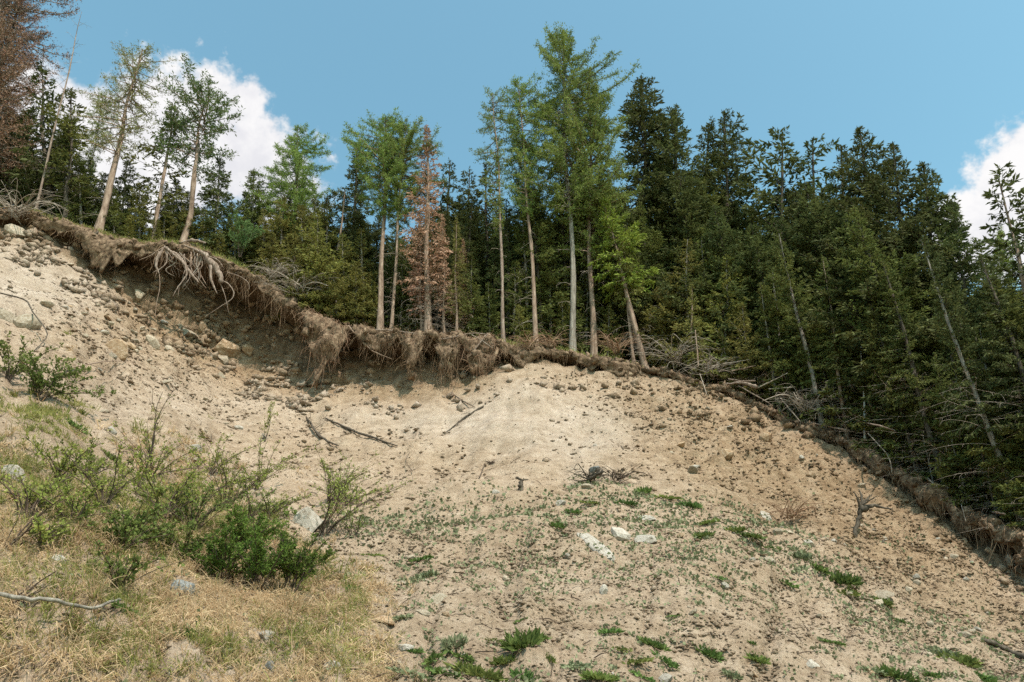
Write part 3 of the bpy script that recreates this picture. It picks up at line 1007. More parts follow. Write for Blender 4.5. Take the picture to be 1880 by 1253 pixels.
# nearer, lower trees along the right flank
tree('young', 'spruce_tree', 1450, 1.0, 1418, 500, 'young bright spruce in front of the dark forest wall', crown='spruce', width=1.0, boughs='low')
tree('young', 'spruce_tree', 1330, 1.2, 1335, 470, 'young olive spruce on the edge right of the leaning one', crown='olive', width=1.05)
tree('young_b', 'spruce_tree', 1255, 1.0, 1262, 440, 'young olive spruce just right of the leaning yellow green one', crown='olive', width=1.1)
tree('spruce_c', 'spruce_tree', 1432, .5, 1395, 520, 'thin spruce stem at the edge above the debris log', crown='spruce', bark='bark_grey', width=1.0, thick=1.0, boughs='mid')
tree('spruce_c', 'spruce_tree', 1513, .4, 1430, 430, 'left leaning grey spruce stem at the edge, bare below', crown='spruce', bark='bark_grey', width=.85, thick=1.0, boughs='low')
tree('spruce_c', 'spruce_tree', 1556, .4, 1510, 470, 'second left leaning grey spruce stem, left of the white birch', crown='spruce', bark='bark', width=.8, thick=.8, boughs='low')
tree('larch_thin', 'birch_tree', 1588, .35, 1578, 575, 'slender white birch sapling stem at the broken edge', crown=None, bark='birch', thick=1.6)
tree('spruce_c', 'spruce_tree', 1745, 1.0, 1620, 480, 'mossy leaning spruce trunk right of the birch stem', crown='spruce', bark='bark_dark', width=.9, thick=1.1, boughs='long')
tree('spruce_c', 'spruce_tree', 1690, .9, 1600, 560, 'thin leaning spruce right of the birch stem among debris', crown='spruce', bark='bark_dark', width=.9, thick=.8, boughs='long')
tree('spruce_c', 'spruce_tree', 1893, 1.0, 1690, 440, 'strong leaning spruce trunk at the lower right with long bare twigs', crown='spruce_dark', bark='bark_grey', width=.8, thick=.85, boughs='long')
tree('spruce_c', 'spruce_tree', 1990, 1.6, 1800, 470, 'spruce leaning in from beyond the right edge of the picture', crown='spruce_dark', bark='bark_dark', width=.9, thick=1.1, boughs='long')
tree('young_b', 'spruce_tree', 1272, .3, 1270, 520, 'slim dead looking spruce pole on the edge above the brown slope', crown='olive', bark='bark', width=.6, boughs='low')

L_TREE = [('leaning thick larch trunk', 195, 330), ('crooked blue green larch', 365, 260), ('bleached root cluster', 320, 480), ('splintered root stump', 400, 500), ('bright deciduous edge shrub', 440, 430), ('wide fresh green larch', 540, 320),
          ('broken snag', 625, 430), ('close larch pair', 708, 450), ('thin sparse spruce', 300, 290), ('dark spruce before the left cloud', 404, 340), ('leaning yellow green spruce', 1140, 480), ('grey brushwood heap', 1240, 660), ('debris log', 1362, 722),
          ('first left leaning grey stem', 1475, 650), ('second left leaning grey stem', 1535, 650), ('white birch stem', 1585, 690), ('mossy leaning trunk', 1690, 700), ('strong leaning trunk', 1800, 680), ('great pointed spruce', 1580, 330), ('spiky tall spruce', 1332, 300),
          ('rim debris poles', 1680, 840), ('lower right brushwood', 1820, 890), ('sunlit leafy shrub', 1600, 600)]
# ---- young olive spruces along the edge left of centre
for i, (px, back, ty, kd, wd, cr) in enumerate([(255, 1.2, 335, 'young', 1.0, 'olive'), (300, 1.8, 345, 'young_b', 1.1, 'olive'), (345, 1.4, 352, 'young', 1.1, 'olive'), (430, 1.6, 372, 'young', 1.15, 'spruce'),
                                            (482, 1.2, 385, 'young_b', 1.1, 'olive'), (515, 1.5, 362, 'young', 1.0, 'olive'), (556, 1.3, 378, 'young', 1.05, 'olive'), (588, 1.0, 395, 'young_b', 1.15, 'olive'),
                                            (603, 2.2, 365, 'young', .9, 'spruce'), (634, 1.1, 430, 'young', 1.0, 'olive'), (668, 1.4, 420, 'young_b', 1.0, 'olive'), (375, .9, 385, 'young_b', 1.2, 'olive'), (210, 1.0, 345, 'young', 1.1, 'spruce'),
                                            (535, 2.6, 350, 'young_b', .9, 'spruce'), (575, 2.8, 365, 'young', .8, 'spruce'), (455, 2.8, 352, 'young', .9, 'spruce_dark'), (325, 3.0, 330, 'young', 1.0, 'spruce_dark'), (400, .9, 420, 'young', 1.2, 'olive'), (505, .8, 430, 'young', 1.2, 'olive'), (545, .7, 450, 'young_b', 1.3, 'olive'), (572, .8, 430, 'young', 1.2, 'olive'), (618, .7, 470, 'young_b', 1.3, 'olive'), (655, .8, 490, 'young', 1.2, 'olive'), (280, .9, 400, 'young_b', 1.3, 'olive'), (235, .8, 400, 'young', 1.3, 'olive')]):
    tree(kd, 'young_spruce', px, back, px + random.uniform(-6, 6), ty, by_landmark('young olive spruce of the thicket', px, ty, L_TREE), 'tree', group='young spruces above the overhang', crown=cr, width=wd)
for i, (px, back, ty, wd, cr) in enumerate([(1225, 1.6, 520, 1.2, 'olive'), (1300, 2.0, 420, 1.1, 'spruce'), (1365, 2.2, 440, 1.0, 'spruce'), (1385, .9, 560, 1.2, 'olive'), (1480, 1.6, 510, 1.1, 'spruce'),
                                            (1540, 1.6, 500, 1.1, 'spruce'), (1610, 1.5, 520, 1.1, 'spruce'), (1650, .9, 640, 1.1, 'spruce'), (1725, 1.8, 600, 1.2, 'spruce'), (1800, 1.4, 680, 1.2, 'spruce'), (1850, 2.0, 600, 1.1, 'spruce'),
                                            (1780, .7, 770, 1.2, 'spruce'), (1875, .8, 800, 1.2, 'spruce'), (1930, 1.0, 760, 1.2, 'spruce'), (1345, .7, 600, 1.0, 'olive')]):
    tree(['young', 'young_b'][i % 2], 'young_spruce', px, back, px - (px - 940) * .05 + random.uniform(-6, 6), ty, by_landmark('low young spruce', px, ty, L_TREE), 'tree', group='young spruces on the right forest edge', crown=cr, width=wd)

for i, (px, back, dx, ty) in enumerate([(1345, .5, -28, 560), (1398, .6, -30, 600), (1465, .7, -42, 590), (1535, .8, -48, 560), (1622, .6, -50, 610), (1655, .9, -60, 580), (1718, .7, -66, 640), (1775, .8, -78, 600), (1835, .7, -86, 650), (1865, 1.3, -100, 560), (1700, 1.8, -70, 520), (1600, 1.8, -52, 500)]):
    tree('spruce_c', 'leaning_spruce', px, back, px + dx * .75, ty + 50, by_landmark('thin leaning spruce stem', px, ty + 130, L_TREE), 'tree', group='thin leaning stems on the right flank', crown='spruce', bark=['bark_grey', 'bark_dark', 'bark_dark'][i % 3], width=.75, thick=.62, boughs=['low', 'long', 'mid'][i % 3])

L_MID = [('close larch pair', 708, 480), ('rust brown dead spruce', 785, 470), ('thin pale larch stem', 922, 480), ('slim straight larch trunk', 980, 480), ('tallest larch trunk', 1047, 480), ('leaning yellow green spruce', 1140, 500), ('slim spruce near the poles', 838, 480)]
for i, (px, back, ty, cr) in enumerate([(682, 1.8, 500, 'olive'), (738, 2.4, 470, 'spruce'), (762, 1.6, 520, 'spruce'), (868, 2.0, 470, 'spruce'), (900, 1.6, 520, 'spruce'), (945, 2.2, 480, 'spruce'), (1012, 2.4, 460, 'spruce'), (1030, 1.6, 540, 'olive'), (1075, 2.2, 480, 'spruce'), (1115, 1.4, 560, 'olive'), (955, 1.3, 560, 'olive')]):
    tree(['young', 'young_b'][i % 2], 'young_spruce', px, back, px + random.uniform(-5, 5), ty, by_landmark('low green spruce in the gap', px, ty + 30, L_MID), 'tree', group='young spruces between the central trunks', crown=cr, width=1.15)

# ---- the dark mass of spruces behind
SKYL = np.array([(-500, 120), (0, 190), (60, 190), (130, 260), (200, 330), (260, 365), (330, 370), (400, 335), (440, 385), (470, 350), (560, 395), (620, 385), (650, 320), (700, 400), (740, 425), (800, 360),
                 (830, 335), (890, 335), (940, 360), (1000, 320), (1100, 270), (1150, 210), (1250, 260), (1300, 270), (1340, 250), (1400, 320), (1450, 290), (1550, 310), (1580, 285), (1650, 320), (1700, 350), (1750, 405),
                 (1800, 450), (1840, 475), (1880, 480), (2200, 520), (2600, 560)])
fill = 0
fill_kinds = ['spruce_a', 'spruce_b', 'spruce_d', 'spruce_c', 'spruce_a']
for back in (3.0, 5.5, 8.0, 11.0, 15.0, 20.0):
    stepx = 58 if back < 9 else 66
    for px in np.arange(-350, 2400, stepx):
        ppx = px + random.uniform(-24, 24)
        if ppx < 470 and (back > 8 or random.random() < .35):
            continue
        bk = back + random.uniform(-1, 1)
        b = base_at(ppx, bk)
        tpx = ppx - (ppx - 940) * .03
        zt = at(tpx, np.interp(tpx, SKYL[:, 0], SKYL[:, 1]) + 6, b.y)[2]
        H = min(random.uniform(12, 19), (zt - b.z) * random.uniform(.72, 1.0))
        if H < 2.5:
            continue
        kd = random.choice(fill_kinds) if H > 8 else random.choice(['young', 'young_b'])
        ctr = 610 < ppx < 1130
        if ctr and back < 5:
            kd = 'spruce_c'
        plant_tree(kd, 'forest_spruce', b, b + Vector((random.uniform(-.4, .4), random.uniform(-.3, .3), H)), 'dark spruce deep in the dense forest behind the front row of trees', 'tree', 'spruces of the dense forest behind',
                   crown='spruce_dark' if random.random() < .7 else 'spruce', bark='bark_dark', width=random.uniform(1.1, 1.45) * (1.0 if H > 8 else 1.0))
        fill += 1
print('fill trees', fill)
# ------------------------------------------------------------------ torn turf and roots along the broken edge
def edge_at(px):
    return (np.stack([np.interp(px, upx, C[:, k]) for k in range(3)], -1), np.stack([np.interp(px, upx, O[:, k]) for k in range(3)], -1), np.interp(px, upx, cB))


def ico():
    import bmesh
    bm = bmesh.new()
    bmesh.ops.create_icosphere(bm, subdivisions=2, radius=1)
    bm.verts.ensure_lookup_table()
    out = (np.array([v.co[:] for v in bm.verts]), np.array([[v.index for v in f.verts] for f in bm.faces]))
    bm.free()
    return out


ICO = ico()


def turf_mat(px0, px1, drop, out, label, seed, n_hang, n_hair, hang=.9, back=1.0, mat='mat', fib='fibre', lump=.16, rad=.010, name='turf_overhang', green=0):
    r = np.random.default_rng(seed)
    n_hair, n_hang = int(n_hair * .38), int(n_hang * .62)
    nu, nv = max(10, int((px1 - px0) / 3.2)), 26
    u = np.linspace(px0, px1, nu)
    c, o, b = edge_at(u)
    un = np.linspace(0, 1, nu)
    taper = np.clip(np.minimum(un, 1 - un) * 7, 0, 1) ** .6
    rag = 1 + perlin(np.stack([c[:, 0], c[:, 1], 0 * un + seed], 1), 1.3) * 1.5 + perlin(np.stack([c[:, 0], c[:, 1], 0 * un + seed + 5], 1), .4) * .8
    dr = np.interp(un, np.linspace(0, 1, len(drop)), drop) * (.25 + .75 * taper) * np.clip(rag, .25, 2.0)
    rows_ = []
    for v in np.linspace(-1, 1, nv):
        if v < 0:
            p = c - o * (back * -v) + UPV * (b * back * -v * .9 + .05 + .07 * (1 + v) * taper)[:, None]
        else:
            a = out * np.sin(min(1, v * 1.6) * 1.57) * (1 - .35 * v)
            p = c + o * (a * taper + .06)[:, None] - UPV * (dr * v ** 1.25 - .10 * (1 - v))[:, None]
        rows_.append(p)
    FV = np.array(rows_)
    n = nrmz(np.cross(np.gradient(FV, axis=1), np.gradient(FV, axis=0)))
    n = np.where((n * o[None]).sum(-1, keepdims=True) + n[..., 2:3] < 0, -n, n)
    fl = FV.reshape(-1, 3)
    d = (perlin(fl, 1.0, seed) * lump * 2.0 + perlin(fl, .55, seed + 7) * lump * 1.4 + perlin(fl, .28, seed + 2) * lump + perlin(fl, .11, seed + 3) * lump * .45).reshape(nv, nu)
    FV = FV + n * d[..., None]
    th = (.10 + .16 * np.linspace(1, .3, nv))[:, None, None]
    BV = FV - n * th
    i1 = np.arange(nu * nv).reshape(nv, nu)
    i2 = i1 + nu * nv
    q = lambda a, b_, c_, d_: np.stack([a, b_, c_, d_], -1).reshape(-1, 4)
    Q = np.concatenate([q(i1[:-1, :-1], i1[:-1, 1:], i1[1:, 1:], i1[1:, :-1]), q(i2[:-1, :-1], i2[1:, :-1], i2[1:, 1:], i2[:-1, 1:]),
                        q(i1[-1, :-1], i1[-1, 1:], i2[-1, 1:], i2[-1, :-1]), q(i1[:-1, 0], i1[1:, 0], i2[1:, 0], i2[:-1, 0]), q(i1[:-1, -1], i2[:-1, -1], i2[1:, -1], i1[1:, -1])])
    V = np.concatenate([FV.reshape(-1, 3), BV.reshape(-1, 3)])
    T = []
    nl_ = int((px1 - px0) / 5)
    for k in range(nl_):                    # torn clumps of sod stuck to the face and rim
        u_, v_ = r.integers(1, nu - 1), r.integers(int(nv * .42), nv)
        c_ = FV[v_, u_] - n[v_, u_] * .02
        s_ = .04 + .15 * r.random() ** 2
        W_ = ICO[0] * s_ * r.uniform(.5, 1.5, (1, 3)) * (1 + perlin(ICO[0] * 1.0, .55, k * 3.1 + seed)[:, None] * 1.5 + r.normal(0, .12, (len(ICO[0]), 1)))
        T.append(ICO[1] + len(V))
        V = np.concatenate([V, W_ + c_])
    T = np.concatenate(T) if T else np.zeros((0, 3), int)
    org = FV[nv // 2, nu // 2].copy()
    root = empty(name, Vector(org), label, 'turf', 'torn turf along the broken edge')
    obj('turf', mk_mesh('turf', V - org, [Q, T], True), M[mat], root)
    if green:                               # short grass growing on top of the sod
        k = int(green * (px1 - px0))
        ui, vi = r.integers(0, nu, k), (r.random(k) ** .7 * nv * .52).astype(int)
        q = FV[vi, ui] - org
        d_ = nrmz(r.normal(0, .45, (k, 3)) + np.array([0, -.1, .9]))
        LV, LT = leaves(q, d_, r.uniform(.10, .34, k), r.uniform(.008, .022, k), .2, r)
        tag(obj('turf_grass', mk_mesh('turf_grass', LV, [LT]), M['grass'], root), kind='stuff')
    # loose hanging roots from the lower border
    g = G()
    ui = r.integers(0, nu, n_hang)
    vi = (nv - 1 - (r.random(n_hang) ** 2 * nv * .45)).astype(int)
    p0 = FV[vi, ui] - n[vi, ui] * .05
    L = hang * (.12 + 1.3 * r.random(n_hang) ** 2.4)
    K = 6
    t = np.linspace(0, 1, K)
    side = r.normal(0, .22, (n_hang, 3)) * np.array([1, 1, .3])
    curl = r.normal(0, .16, (n_hang, 3))
    P = p0[:, None, :] + (np.array([0, 0, -1.0]) + side + o[ui] * .08)[:, None, :] * (L[:, None] * t[None])[..., None] + curl[:, None, :] * (L[:, None] * np.sin(t * 5.0)[None])[..., None] * .35
    rr = rad * (.45 + 2.6 * r.random(n_hang) ** 4)
    V, Q = tubes(P, rr[:, None] * np.linspace(1, .3, K)[None], 3)
    g.add(V, Q)
    # matted rootlets over the face
    ui = r.integers(0, nu, n_hair)
    vi = (r.random(n_hair) * nv * .72 + nv * .26).astype(int)
    p0 = FV[vi, ui] + n[vi, ui] * .01
    tang = nrmz(FV[np.minimum(vi + 1, nv - 1), ui] - FV[np.maximum(vi - 1, 0), ui])
    sd = nrmz(np.cross(tang, n[vi, ui]))
    dd = nrmz(tang + sd * r.normal(0, .55, (n_hair, 1)) + n[vi, ui] * r.uniform(.0, .35, (n_hair, 1)))
    L = (.08 + .7 * r.random(n_hair) ** 2.2) * min(1, hang + .2)
    bow = n[vi, ui] * r.uniform(.0, .12, (n_hair, 1)) + sd * r.normal(0, .08, (n_hair, 1))
    P = np.stack([p0, p0 + dd * (L * .5)[:, None] + bow, p0 + dd * L[:, None] + np.array([0, 0, -1]) * (L * .2)[:, None]], 1)
    V, Q = tubes(P, (rad * .9 * r.uniform(.4, 1.6, n_hair))[:, None] * np.array([[1, .8, .3]]), 3)
    g.add(V, Q)
    gm_ = g.mesh('root_fibres')
    gm_.vertices.foreach_set('co', (np.concatenate(g.V) - org).astype(np.float32).ravel())
    tag(obj('root_fibres', gm_, M[fib], root), kind='stuff')
    return root


turf_mat(-260, 60, [.4, .6, .5], .25, 'torn brown turf fringe along the top left rim', 101, 260, 500, .6)
turf_mat(45, 150, [.3, .7, .4], .3, 'crumbling turf edge between the top left rim and the drooping blanket', 113, 160, 260, .6, green=7)
turf_mat(132, 305, [.6, 1.6, 1.9, 1.5, .6], .8, 'smooth drooping brown turf blanket left of the bleached roots', 102, 240, 800, .7, 1.2, lump=.13, green=7)
turf_mat(288, 438, [.4, .5, .4, .5], .40, 'dark matted turf carrying the bleached root stump', 103, 420, 420, 1.5, 1.2, lump=.2, green=7)
turf_mat(430, 560, [.4, .6, .5, .4], .25, 'shaded overhanging root fringe right of the bleached stump', 104, 420, 420, 1.5, 1.0, lump=.2, green=7)
turf_mat(556, 645, [.6, 2.2, 2.6, 1.0], .85, 'big reddish fibrous root bulge hanging below the snag', 105, 380, 1500, 1.2, 1.0, fib='fibre_red', lump=.3)
turf_mat(652, 722, [.3, 1.1, .8, .4], .5, 'narrow torn sod tongue below the close larch pair', 106, 260, 500, 1.1, 1.0, lump=.28)
turf_mat(705, 780, [.5, 2.0, 2.3, .9], .7, 'long hanging root curtain right of the narrow sod tongue', 114, 340, 1200, 1.3, 1.0, fib='fibre', lump=.28)
turf_mat(788, 848, [.4, 1.9, 1.6, .4], .5, 'ragged root clump below the rust brown dead spruce', 107, 340, 600, 1.6, 1.0, fib='fibre', lump=.28)
turf_mat(842, 918, [.5, 1.4, 1.7, .6], .55, 'tattered root curtain under the leaning pale pole', 115, 320, 900, 1.2, 1.0, fib='fibre_red', lump=.28)
turf_mat(912, 1000, [.4, .9, .5], .35, 'low turf ledge with short roots below the slim straight larch', 108, 240, 420, .6, .8, lump=.2, green=3)
turf_mat(995, 1050, [.3, .5, .3], .3, 'short turf step between the two turf ledges', 116, 120, 160, .5, .8, lump=.18, green=3)
turf_mat(1042, 1180, [.4, .6, .65, .4], .35, 'straight turf ledge with dark underside below the leaning spruce', 109, 420, 260, .5, .8, lump=.14, green=3)
turf_mat(1170, 1425, [.15, .25, .3], .15, 'thin litter covered turf rim left of the debris log', 110, 160, 500, .3, 1.2, fib='fibre_red', lump=.12)
turf_mat(1405, 1530, [.3, .6, .5, .3], .3, 'sagging turf rim below the first left leaning grey stem', 111, 300, 300, .6, 1.0, lump=.2)
turf_mat(1522, 1660, [.3, .6, .7, .4], .3, 'sagging turf rim below the white birch stem', 117, 340, 340, .7, 1.0, lump=.2)
turf_mat(1648, 1790, [.4, .8, .8, .5], .35, 'ragged turf rim below the rim debris poles', 112, 340, 420, .8, 1.2, lump=.22)
turf_mat(1780, 1990, [.4, .9, 1.0, .8], .4, 'ragged turf rim running out at the lower right', 118, 420, 600, .8, 1.2, lump=.22)


def wire(points, radii, sides=7, K=None):
    """one tapered, gently kinked root or branch through 3-D points"""
    pts = np.array([np.array(p, float) for p in points])
    n = len(pts)
    K = K or (n - 1) * 5 + 1
    x = np.linspace(0, n - 1, K)
    i = np.clip(x.astype(int), 0, n - 2)
    f = (x - i)[:, None]
    p0, p1, p2, p3 = pts[np.maximum(i - 1, 0)], pts[i], pts[i + 1], pts[np.minimum(i + 2, n - 1)]
    P = .5 * ((2 * p1) + (-p0 + p2) * f + (2 * p0 - 5 * p1 + 4 * p2 - p3) * f ** 2 + (-p0 + 3 * p1 - 3 * p2 + p3) * f ** 3)
    rr = np.interp(x, np.linspace(0, n - 1, len(radii)), radii)
    P[1:-1] += rng.normal(0, 1, P[1:-1].shape) * rr[1:-1, None] * .22
    V, Q = tubes(P[None], rr[None], sides)
    V = V + rng.normal(0, 1, V.shape) * np.repeat(rr, sides)[:, None] * .10
    # end caps
    T = [[0, k + 1, k] for k in range(1, sides - 1)] + [[len(V) - sides, len(V) - sides + k, len(V) - sides + k + 1] for k in range(1, sides - 1)]
    return V, Q, np.array(T)


def px_pts(pts, dy):
    return [at(px, py, float(crest(px, 2)) + dy + (e[0] if e else 0)) for px, py, *e in pts]


def wire_thing(name, label, cat, wires, mat, group=None, part='branch'):
    """wires: list of (points, radii); the first is the main stem"""
    org = np.array(wires[0][0][0], float)
    wires = [(w[0], [x * (.62 if name in ('exposed_root', 'root_stump') else 1) for x in w[1]], *w[2:]) for w in wires]
    if len(wires) == 1:
        V, Q, T = wire(*wires[0])
        return tag(obj(name, mk_mesh(name, V - org, [Q, T], True), M[mat], None, Vector(org)), label, cat, group)
    root = empty(name, Vector(org), label, cat, group)
    for w in wires:
        V, Q, T = wire(*w[:2])
        obj(part, mk_mesh(part, V - org, [Q, T], True), M[w[2] if len(w) > 2 else mat], root)
    return root


rr_ = np.random.default_rng(55)
extra = []
for k in range(22):
    x0, y0 = rr_.uniform(288, 372), rr_.uniform(458, 474)
    dx = rr_.normal(4, 12)
    ln = rr_.uniform(25, 75)
    th = rr_.uniform(.012, .045)
    extra.append((px_pts([(x0, y0), (x0 + dx * .3 + rr_.normal(0, 4), y0 + ln * .35), (x0 + dx + rr_.normal(0, 4), y0 + ln * .7), (x0 + dx * 1.2 + rr_.normal(0, 6), y0 + ln)], rr_.uniform(-1.05, -.5)), [th * 1.3, th, th * .7, th * .25], ['bark', 'twig', 'pale_wood'][k % 3]))
wire_thing('exposed_root', 'bleached claw shaped root cluster hanging from the turf', 'roots', [
    (px_pts([(303, 452), (293, 468), (287, 485), (292, 503)], -1.0), [.05, .15, .12, .03]),
    (px_pts([(304, 455), (307, 475), (300, 490), (280, 501)], -1.0), [.05, .06, .05, .03]),
    (px_pts([(304, 455), (322, 471), (336, 482), (343, 500), (338, 513), (325, 530), (317, 546)], -1.05), [.12, .11, .09, .08, .06, .04, .015]),
    (px_pts([(340, 508), (330, 525), (327, 545)], -1.0), [.05, .03, .01]),
    (px_pts([(308, 458), (330, 474), (348, 500), (366, 520)], -.95), [.12, .14, .15, .04]),
    (px_pts([(318, 462), (345, 478), (365, 500), (380, 525)], -.8), [.05, .05, .04, .02], 'bark'),
    (px_pts([(293, 503), (293, 530), (287, 560), (285, 585)], -.85), [.03, .025, .02, .01], 'bark'),
    (px_pts([(300, 455), (275, 470), (255, 478)], -.9), [.05, .04, .02], 'bark')] + extra, 'pale_wood', part='root')
wire_thing('root_stump', 'grey white splintered root stump hanging at the overhang', 'stump', [
    (px_pts([(368, 462), (390, 484), (402, 503), (407, 520)], -1.0), [.16, .30, .26, .14]),
    (px_pts([(386, 488), (388, 515), (399, 540)], -1.15), [.13, .11, .02]),
    (px_pts([(372, 465), (350, 456), (338, 450)], -.8), [.14, .10, .05]),
    (px_pts([(404, 512), (424, 527), (428, 546), (402, 565), (376, 582)], -1.0), [.06, .05, .035, .025, .012]),
    (px_pts([(416, 500), (440, 508), (455, 519), (458, 532)], -.95), [.04, .035, .03, .012]),
    (px_pts([(402, 515), (412, 540), (420, 575)], -.9), [.05, .03, .012]),
    (px_pts([(380, 470), (400, 478), (410, 492)], -1.1), [.05, .05, .02])], 'pale_wood', part='root')
wire_thing('dead_log', 'short bleached log lying on the moss above the root cluster', 'log', [(px_pts([(332, 447), (352, 442), (378, 447)], -.1), [.05, .10, .04])], 'pale_wood')
wire_thing('broken_root', 'short dark broken root end poking out of the turf blanket', 'root', [(px_pts([(180, 425), (170, 437), (165, 450)], -.5), [.05, .07, .05])], 'bark_dark')
for i, (pts, rad, mt, lab) in enumerate([
        ([(690, 606), (725, 608), (765, 613)], [.05, .05, .03], 'pale_wood', 'thin pale log lying at the foot of the close larch pair'),
        ([(808, 624), (840, 618), (872, 612), (900, 616)], [.04, .045, .04, .02], 'pale_wood', 'long pale root arching over the tattered curtain'),
        ([(862, 655), (880, 632), (896, 612)], [.05, .05, .04], 'pale_wood', 'pale leaning pole crossing the tattered curtain'),
        ([(866, 615), (885, 626), (905, 640)], [.03, .03, .015], 'twig', 'thin pale stick hanging right of the leaning pole'),
        ([(640, 598), (660, 622), (685, 645), (720, 660)], [.04, .045, .04, .02], 'bark', 'brown root running down across the long root curtain'),
        ([(1330, 722), (1362, 720), (1388, 728)], [.05, .09, .13], 'pale_wood', 'pale splintered debris log lying on the brown rim'),
        ([(1335, 712), (1360, 716), (1385, 716)], [.03, .05, .05], 'pale_wood', 'thin second log just above the pale splintered one'),
        ([(1480, 792), (1540, 806), (1556, 808)], [.03, .05, .03], 'pale_wood', 'pale thin log on the rim left of the birch stem'),
        ([(1585, 795), (1640, 812), (1700, 838), (1762, 855)], [.03, .045, .045, .03], 'pale_wood', 'longest pale pole lying through the debris right of the birch'),
        ([(1590, 812), (1625, 826), (1655, 833)], [.03, .05, .04], 'pale_wood', 'short pale pole beneath the longest one'),
        ([(1590, 815), (1625, 855), (1634, 890)], [.03, .03, .015], 'twig', 'grey root dangling over the rim right of the birch'),
        ([(1700, 870), (1724, 893), (1746, 916)], [.03, .04, .04], 'pale_wood', 'pale stick lying steeply on the rim below the debris'),
        ([(1695, 830), (1760, 858), (1830, 886)], [.035, .045, .03], 'pale_wood', 'pale pole lying under the strong leaning trunk'),
        ([(1750, 858), (1800, 890), (1838, 905)], [.02, .03, .02], 'twig', 'grey stick beneath the pole at the lower right'),
        ([(1628, 802), (1631, 818), (1630, 834)], [.05, .05, .04], 'pale_wood', 'short upright broken stub among the rim debris'),
        ([(1655, 800), (1660, 822), (1655, 842)], [.02, .05, .06], 'twig', 'forked upright stub right of the short broken one'),
        ([(1280, 690), (1278, 655), (1275, 622)], [.06, .05, .03], 'bark', 'thin bare pole standing at the rim above the brown slope'),
        ([(1830, 885), (1855, 900), (1870, 925)], [.05, .06, .04], 'pale_wood', 'pale splintered stub near the lower right corner of the forest')]):
    P3 = px_pts(pts, -.45) if pts[0][0] < 1200 else [np.array(hit(*q)[0]) + np.array([0, -.35, .28]) for q in pts]
    wire_thing('fallen_pole', lab, 'branch', [(P3, [x * .75 for x in rad])], mt)


# ------------------------------------------------------------------ rocks
def rock_mesh(name, seed, sub=2, flat_=1.0, cuts=9):
    import bmesh
    r = np.random.default_rng(seed)
    bm = bmesh.new()
    bmesh.ops.create_icosphere(bm, subdivisions=sub, radius=1)
    V = np.array([v.co[:] for v in bm.verts])
    Nn = nrmz(r.normal(size=(cuts, 3)))
    dd = r.uniform(.45, .82, cuts)
    for n_, d_ in zip(Nn, dd):
        s_ = V @ n_
        V = np.where((s_ > d_)[:, None], V - n_[None] * (s_ - d_)[:, None] * .95, V)
    V = V + perlin(V, .5, seed)[:, None] * V * .12
    V[:, 2] *= flat_
    for v, c in zip(bm.verts, V):
        v.co = c
    me = bpy.data.meshes.new(name)
    bm.to_mesh(me)
    bm.free()
    return me


def on_slope_matrix(n, spin, upright=.5):
    z = (n * (1 - upright) + Vector((0, 0, 1)) * upright).normalized()
    q = Vector((0, 0, 1)).rotation_difference(z)
    return q.to_matrix() @ Matrix.Rotation(spin, 3, 'Z')


